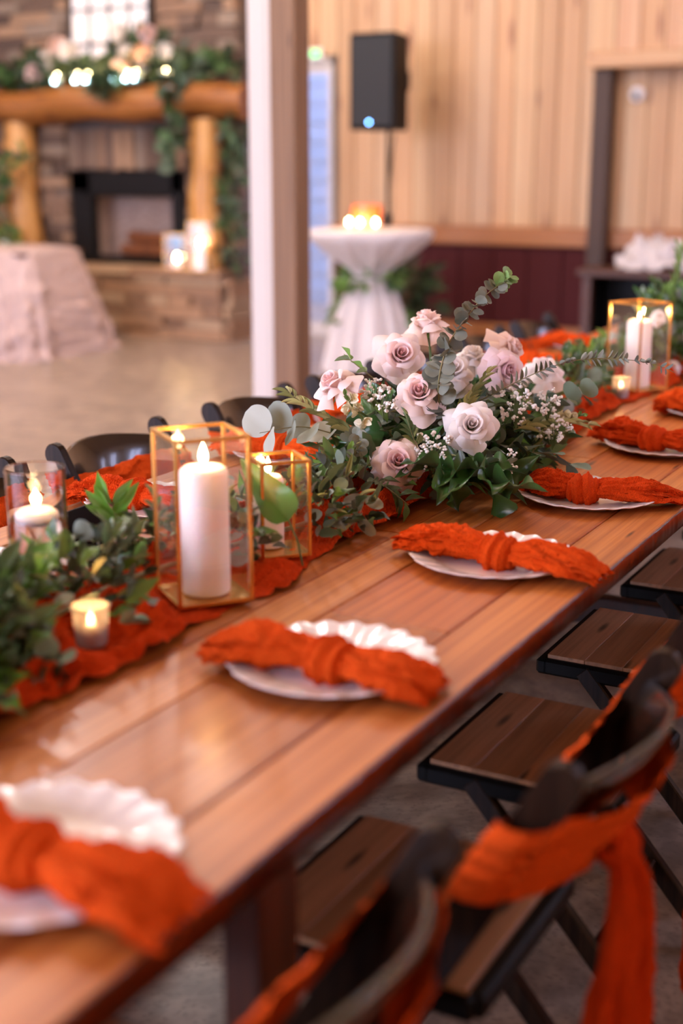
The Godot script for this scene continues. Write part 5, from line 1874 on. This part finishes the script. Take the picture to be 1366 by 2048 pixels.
func garlands() -> void:
	var mixa := func(k: float, off: Vector3) -> Array:
		var r := rng.randf()
		if k < 0.35:
			if r < 0.3:
				return ["ruscus", "ruscus%d" % (rng.randi() % 3), 0.075, 0.42]
			if r < 0.5:
				return ["dollar", ["dollar0", "dollar3", "dollar1"][rng.randi() % 3], 0.042, 0.85]
			if r < 0.68:
				return ["salal", ["salal0", "salal1"][rng.randi() % 2], 0.075, 0.5]
			return ["ruscus", "darkleaf", 0.06, 0.42]
		if r < 0.3:
			return ["ruscus", "ruscus%d" % (rng.randi() % 3), 0.055, 0.38]
		if r < 0.44:
			return ["olive", "olive%d" % (rng.randi() % 2), 0.045, 0.2]
		if r < 0.56:
			return ["dollar", "dollar%d" % (rng.randi() % 3), 0.034, 0.85]
		return ["spiral" if r < 0.75 else "ruscus", "darkleaf" if r < 0.85 else "spiral1", 0.036, 0.5]
	garland("green leaf garland on the rust runner in front of and around the near lantern", [Vector3(-1.31, TOP + 0.03, -1.0), Vector3(-1.37, TOP + 0.03, -1.4), Vector3(-1.42, TOP + 0.03, -1.75), Vector3(-1.38, TOP + 0.03, -2.05), Vector3(-1.335, TOP + 0.03, -2.3), Vector3(-1.32, TOP + 0.03, -2.6)], 1300, 0.125, 0.11, mixa)
	var mixb := func(_k: float, _off: Vector3) -> Array:
		var r := rng.randf()
		if r < 0.55:
			return ["ruscus", "ruscus%d" % (rng.randi() % 3), 0.06, 0.42]
		if r < 0.8:
			return ["salal", "salal0", 0.07, 0.5]
		return ["dollar", "dollar%d" % (rng.randi() % 3), 0.04, 0.9]
	garland("green leaf garland running from the flowers to the far lantern", [Vector3(-1.28, TOP + 0.03, -3.25), Vector3(-1.36, TOP + 0.03, -3.7), Vector3(-1.42, TOP + 0.03, -4.3), Vector3(-1.36, TOP + 0.03, -5.4), Vector3(-1.35, TOP + 0.03, -6.2)], 700, 0.12, 0.13, mixb)
	# single leaves that stand out
	var bl := thing("big_leaf", "large bright green leaf standing up in front of the low lantern", "leaf", Vector3(-1.262, 0.85, -2.085))
	var bd := obj("blade", leaf_mesh(func(v: float) -> float: return pow(sin(PI * pow(v, 0.6)), 0.75) * (1.0 - 0.3 * v) * 1.15 + 0.02, 0.3, 0.15, 0.2, 10, 18), M.bigleaf, bl)
	bd.transform = leaf_xf(Vector3.ZERO, Vector3(-0.085, 0.115, 0.025), Vector3(0.55, 0.35, 0.75), 0.15, 0.066)
	var bs := MB.new()
	bs.tube([Vector3(0.03, -0.085, 0.0), Vector3(0.02, -0.04, 0), Vector3.ZERO], func(_b: float, _t: float) -> float: return 0.0018, 6)
	obj("stem", bs, M.stemgreen, bl)
	sprig("big_leaf_sprig", "bright green pointed leaves standing up left of the near lantern", [Vector3(-1.55, 0.8, -1.93), Vector3(-1.56, 0.85, -1.93), Vector3(-1.565, 0.89, -1.94)], "ruscus", ["ruscus1", "salal1"], 5, 0.085, 0.07, 0.34, 0.5, "leaf sprig", true, 0.0018)
	sprig("silver_dollar_sprig", "round grey green leaf lying on the runner at the foot of the near lantern", [Vector3(-1.32, 0.8, -1.72), Vector3(-1.31, 0.8, -1.69), Vector3(-1.3, 0.797, -1.68)], "dollar", ["dollar0"], 1, 0.05, 0.05, 0.95, 0.6, "eucalyptus", false, 0.0012)
	sprig("big_leaf_sprig", "dark ivy like leaves hanging over the runner at the lower left", [Vector3(-1.31, 0.82, -1.36), Vector3(-1.27, 0.81, -1.37), Vector3(-1.24, 0.785, -1.38)], "salal", ["ruscus2", "darkleaf"], 3, 0.06, 0.06, 0.75, 0.7, "leaf sprig", true, 0.0018)
	# second arrangement at the far end
	var base := Vector3(-1.27, TOP + 0.01, -4.95)
	var t := thing("flower_arrangement", "second leafy arrangement with small white blooms behind the far lantern", "greenery", base)
	var items := []
	for i in 420:
		var d := rdir()
		d.y = absf(d.y)
		var p := Vector3(d.x * 0.24, d.y * 0.3 + 0.03, d.z * 0.3) * R(0.4, 1.0)
		var m: Array = mixb.call(0.0, p)
		var dir := (d + rdir() * 0.6 + Vector3(0, 0.3, 0)).normalized()
		var L: float = m[2] * 1.15
		items.append([m[0], m[1], Transform3D(leaf_xf(p, dir, rdir() + Vector3(0.3, 0.3, 0.5), L, L * m[3])), seen_size(p + base, L)])
	leaf_mass(t, items, 200)
	sprig("leaf_spray", "upright light green leaf spray above the far lantern", [base + Vector3(-0.05, 0.2, 0.02), base + Vector3(-0.04, 0.32, 0.02), base + Vector3(-0.03, 0.45, 0.02)], "ruscus", ["ruscus1", "spiral2"], 9, 0.08, 0.055, 0.34, 0.5, "leaf sprig")
	for i in 5:
		var p: Vector3 = base + [Vector3(0.1, 0.16, 0.24), Vector3(0.16, 0.1, 0.2), Vector3(-0.02, 0.22, 0.27), Vector3(0.05, 0.05, 0.3), Vector3(0.18, 0.22, 0.1)][i]
		rose(p, Vector3(0.4, 0.5, 0.7), 0.03, "white", "small white bloom in the far arrangement, %s" % ["near the lantern", "lowest on the right", "highest on the left", "lowest of all", "highest on the right"][i], Vector3.ZERO, 1.0, "small white blooms in the far arrangement")

func mantel_garland() -> void:
	var p0 := Vector3(-8.0, 2.26, -10.0)
	var t := thing("leaf_garland", "dark green garland draped along the log mantel of the fireplace", "garland", p0)
	var s := MB.new()
	var pa := []
	for i in 20:
		pa.append(Vector3(-1.55 + 3.0 * i / 19.0, 0.03 + 0.02 * sin(i * 1.0), 0))
	s.tube(pa, func(_b: float, _t: float) -> float: return 0.012, 6)
	obj("main_stem", s, M.stem, t)
	var items := []
	for i in 620:
		var x := R(-1.5, 1.45)
		var hgt := 0.16 + 0.3 * exp(-pow((x - 0.45) / 0.35, 2.0)) + 0.1 * exp(-pow((x + 0.75) / 0.35, 2.0))
		var p := Vector3(x, R(0.0, hgt), R(-0.12, 0.02))
		if i % 15 == 0:
			p = Vector3(R(0.88, 1.0), -R(0.0, 0.75), R(0.2, 0.28))
		elif i % 11 == 0:
			p = Vector3(R(0.1, 0.35), -R(-0.05, 0.12), R(0.2, 0.28))
		var L := R(0.09, 0.17)
		items.append(["ruscus" if i % 3 else "dollar", ["darkleaf", "darkleaf", "ruscus2", "darkleaf"][i % 4], Transform3D(leaf_xf(p, rdir() + Vector3(0, 0.2, 0.3), rdir() + Vector3(0, 0, 1), L, L * (0.4 if i % 3 else 0.8))), L])
	leaf_mass(t, items, 295)
	var bl := [[106, 95], [148, 108], [290, 78], [357, 84], [338, 117], [294, 115], [380, 117], [48, 145], [296, 145], [92, 122]]
	var spot := ["upper left", "left above the votives", "high in the middle beside the mirror", "high on the right", "right of the middle", "middle, lower of two", "at the right end", "at the far left end", "middle, resting on the log", "left, lowest of three"]
	for i in bl.size():
		var px: float = (bl[i][0] - 250.0) / 1000.0
		var p := Vector3(-7.878 + px * 4.3, 2.232 + (176 - bl[i][1]) * 0.0046, -9.99 + 0.02 * (i % 3))
		var o := obj("mantel_rose", rose_far, M[["farpeach", "farwhite", "farwhite", "farblush"][i % 4]])
		o.position = p
		o.basis = Basis(Vector3(0.2, 1, 0.1).normalized(), 1.0 * i) * Basis(Vector3.RIGHT, 1.1)
		o.basis = o.basis.scaled(Vector3.ONE * 0.085)
		tag(o, "%s rose in the mantel garland, %s" % [["peach", "white", "white", "blush"][i % 4], spot[i]], "rose", "pale roses along the mantel")
	var g := thing("leaf_vine", "green leaf vine trailing down the left log leg of the fireplace", "vine", Vector3(-9.0, 1.5, -9.72))
	var vs := MB.new()
	var vp := curve_pts([Vector3(0.45, 0.1, 0.05), Vector3(0.15, 0.0, 0.08), Vector3(-0.05, -0.25, 0.06), Vector3(0.1, -0.6, 0.06), Vector3(0.3, -0.8, 0.02)], 30)
	vs.tube(vp, func(_b: float, _t: float) -> float: return 0.008, 6)
	obj("main_stem", vs, M.stem, g)
	for i in 90:
		var p: Vector3 = vp[rng.randi() % 30] + rdir() * 0.07
		var o := obj("leaf", LM.ruscus, M[["darkleaf", "ruscus2", "ruscus0"][i % 3]], g)
		o.transform = leaf_xf(p, rdir(), rdir() + Vector3(0, 0, 1), R(0.1, 0.16), R(0.04, 0.07))
	var h := thing("leaf_vine", "dark leaf vine hanging right of the right log leg of the fireplace", "vine", Vector3(-6.58, 1.9, -10.0))
	var hs := MB.new()
	var hp := curve_pts([Vector3(0, 0.1, 0), Vector3(0.03, -0.4, 0.03), Vector3(-0.02, -0.9, 0.02), Vector3(0.03, -1.2, 0.05)], 30)
	hs.tube(hp, func(_b: float, _t: float) -> float: return 0.008, 6)
	obj("main_stem", hs, M.stem, h)
	for i in 110:
		var p: Vector3 = hp[rng.randi() % 30] + rdir() * Vector3(0.12, 0.08, 0.08)
		var o := obj("leaf", LM.ruscus, M[["darkleaf", "ruscus2"][i % 2]], h)
		o.transform = leaf_xf(p, rdir() + Vector3(0, -0.5, 0), rdir() + Vector3(0, 0, 1), R(0.1, 0.18), R(0.05, 0.08))
	# greens on the head table
	var q := thing("table_greenery", "low pale greenery lying on the blush cloth of the head table", "greenery", Vector3(-8.15, 0.87, -8.4))
	var qs := MB.new()
	qs.tube([Vector3(-0.6, 0.02, 0), Vector3(0, 0.03, 0.03), Vector3(0.45, 0.02, 0)], func(_b: float, _t: float) -> float: return 0.007, 6)
	obj("main_stem", qs, M.stem, q)
	for i in 90:
		var o := obj("leaf", LM.dollar if i % 2 else LM.ruscus, M[["olive1", "dollar3", "ruscus1"][i % 3]], q)
		o.transform = leaf_xf(Vector3(R(-0.6, 0.45), R(0.01, 0.09), R(-0.1, 0.12)), rdir() + Vector3(0, 0.4, 0), rdir() + Vector3(0, 0.6, 0), R(0.06, 0.12), R(0.03, 0.07))

# ------------------------------------------------------------------ build
func _ready() -> void:
	rng.seed = 20240
	var cam := Camera3D.new()
	cam.name = "camera"
	cam.position = Vector3(0, 1.5, 0)
	cam.rotation = Vector3(deg_to_rad(-14.574), deg_to_rad(28.8275), 0)
	cam.fov = 42.25
	cam.near = 0.05
	cam.far = 200.0
	var at := CameraAttributesPhysical.new()
	at.frustum_focal_length = 31.06
	at.frustum_focus_distance = 2.98
	at.frustum_near = 0.05
	at.frustum_far = 200.0
	at.exposure_aperture = 0.94
	cam.attributes = at
	add_child(cam)
	cam.current = true
	var env := Environment.new()
	env.background_mode = Environment.BG_SKY
	var sk := ProceduralSkyMaterial.new()
	sk.sky_top_color = col(186, 192, 236)
	sk.sky_horizon_color = col(218, 212, 230)
	sk.ground_bottom_color = col(110, 130, 160)
	sk.ground_horizon_color = col(160, 190, 235)
	var sky := Sky.new()
	sky.sky_material = sk
	env.sky = sky
	env.background_energy_multiplier = 8.5
	env.tonemap_mode = Environment.TONE_MAPPER_LINEAR
	env.tonemap_exposure = 1.95
	env.sdfgi_enabled = true
	env.ssao_enabled = true
	env.ssil_enabled = true
	var we := WorldEnvironment.new()
	we.name = "world_environment"
	we.environment = env
	add_child(we)
	materials()
	leaf_shapes()
	sepal = MB.new()
	sepal.grid(2, 4, func(a: float, v: float) -> Vector3: return Vector3((a - 0.5) * sin(PI * pow(v, 0.6)), v, -0.3 * v * v))
	rose_shapes()
	ceiling_lights()
	setting()
	outside()
	timber_post()
	fireplace()
	farm_table()
	sweetheart_table()
	cocktail_table()
	speaker()
	right_corner()
	far_mirror()
	chairs()
	runner()
	place_settings()
	table_candles()
	centrepiece()
	garlands()
	fireplace_decor()
	mantel_garland()
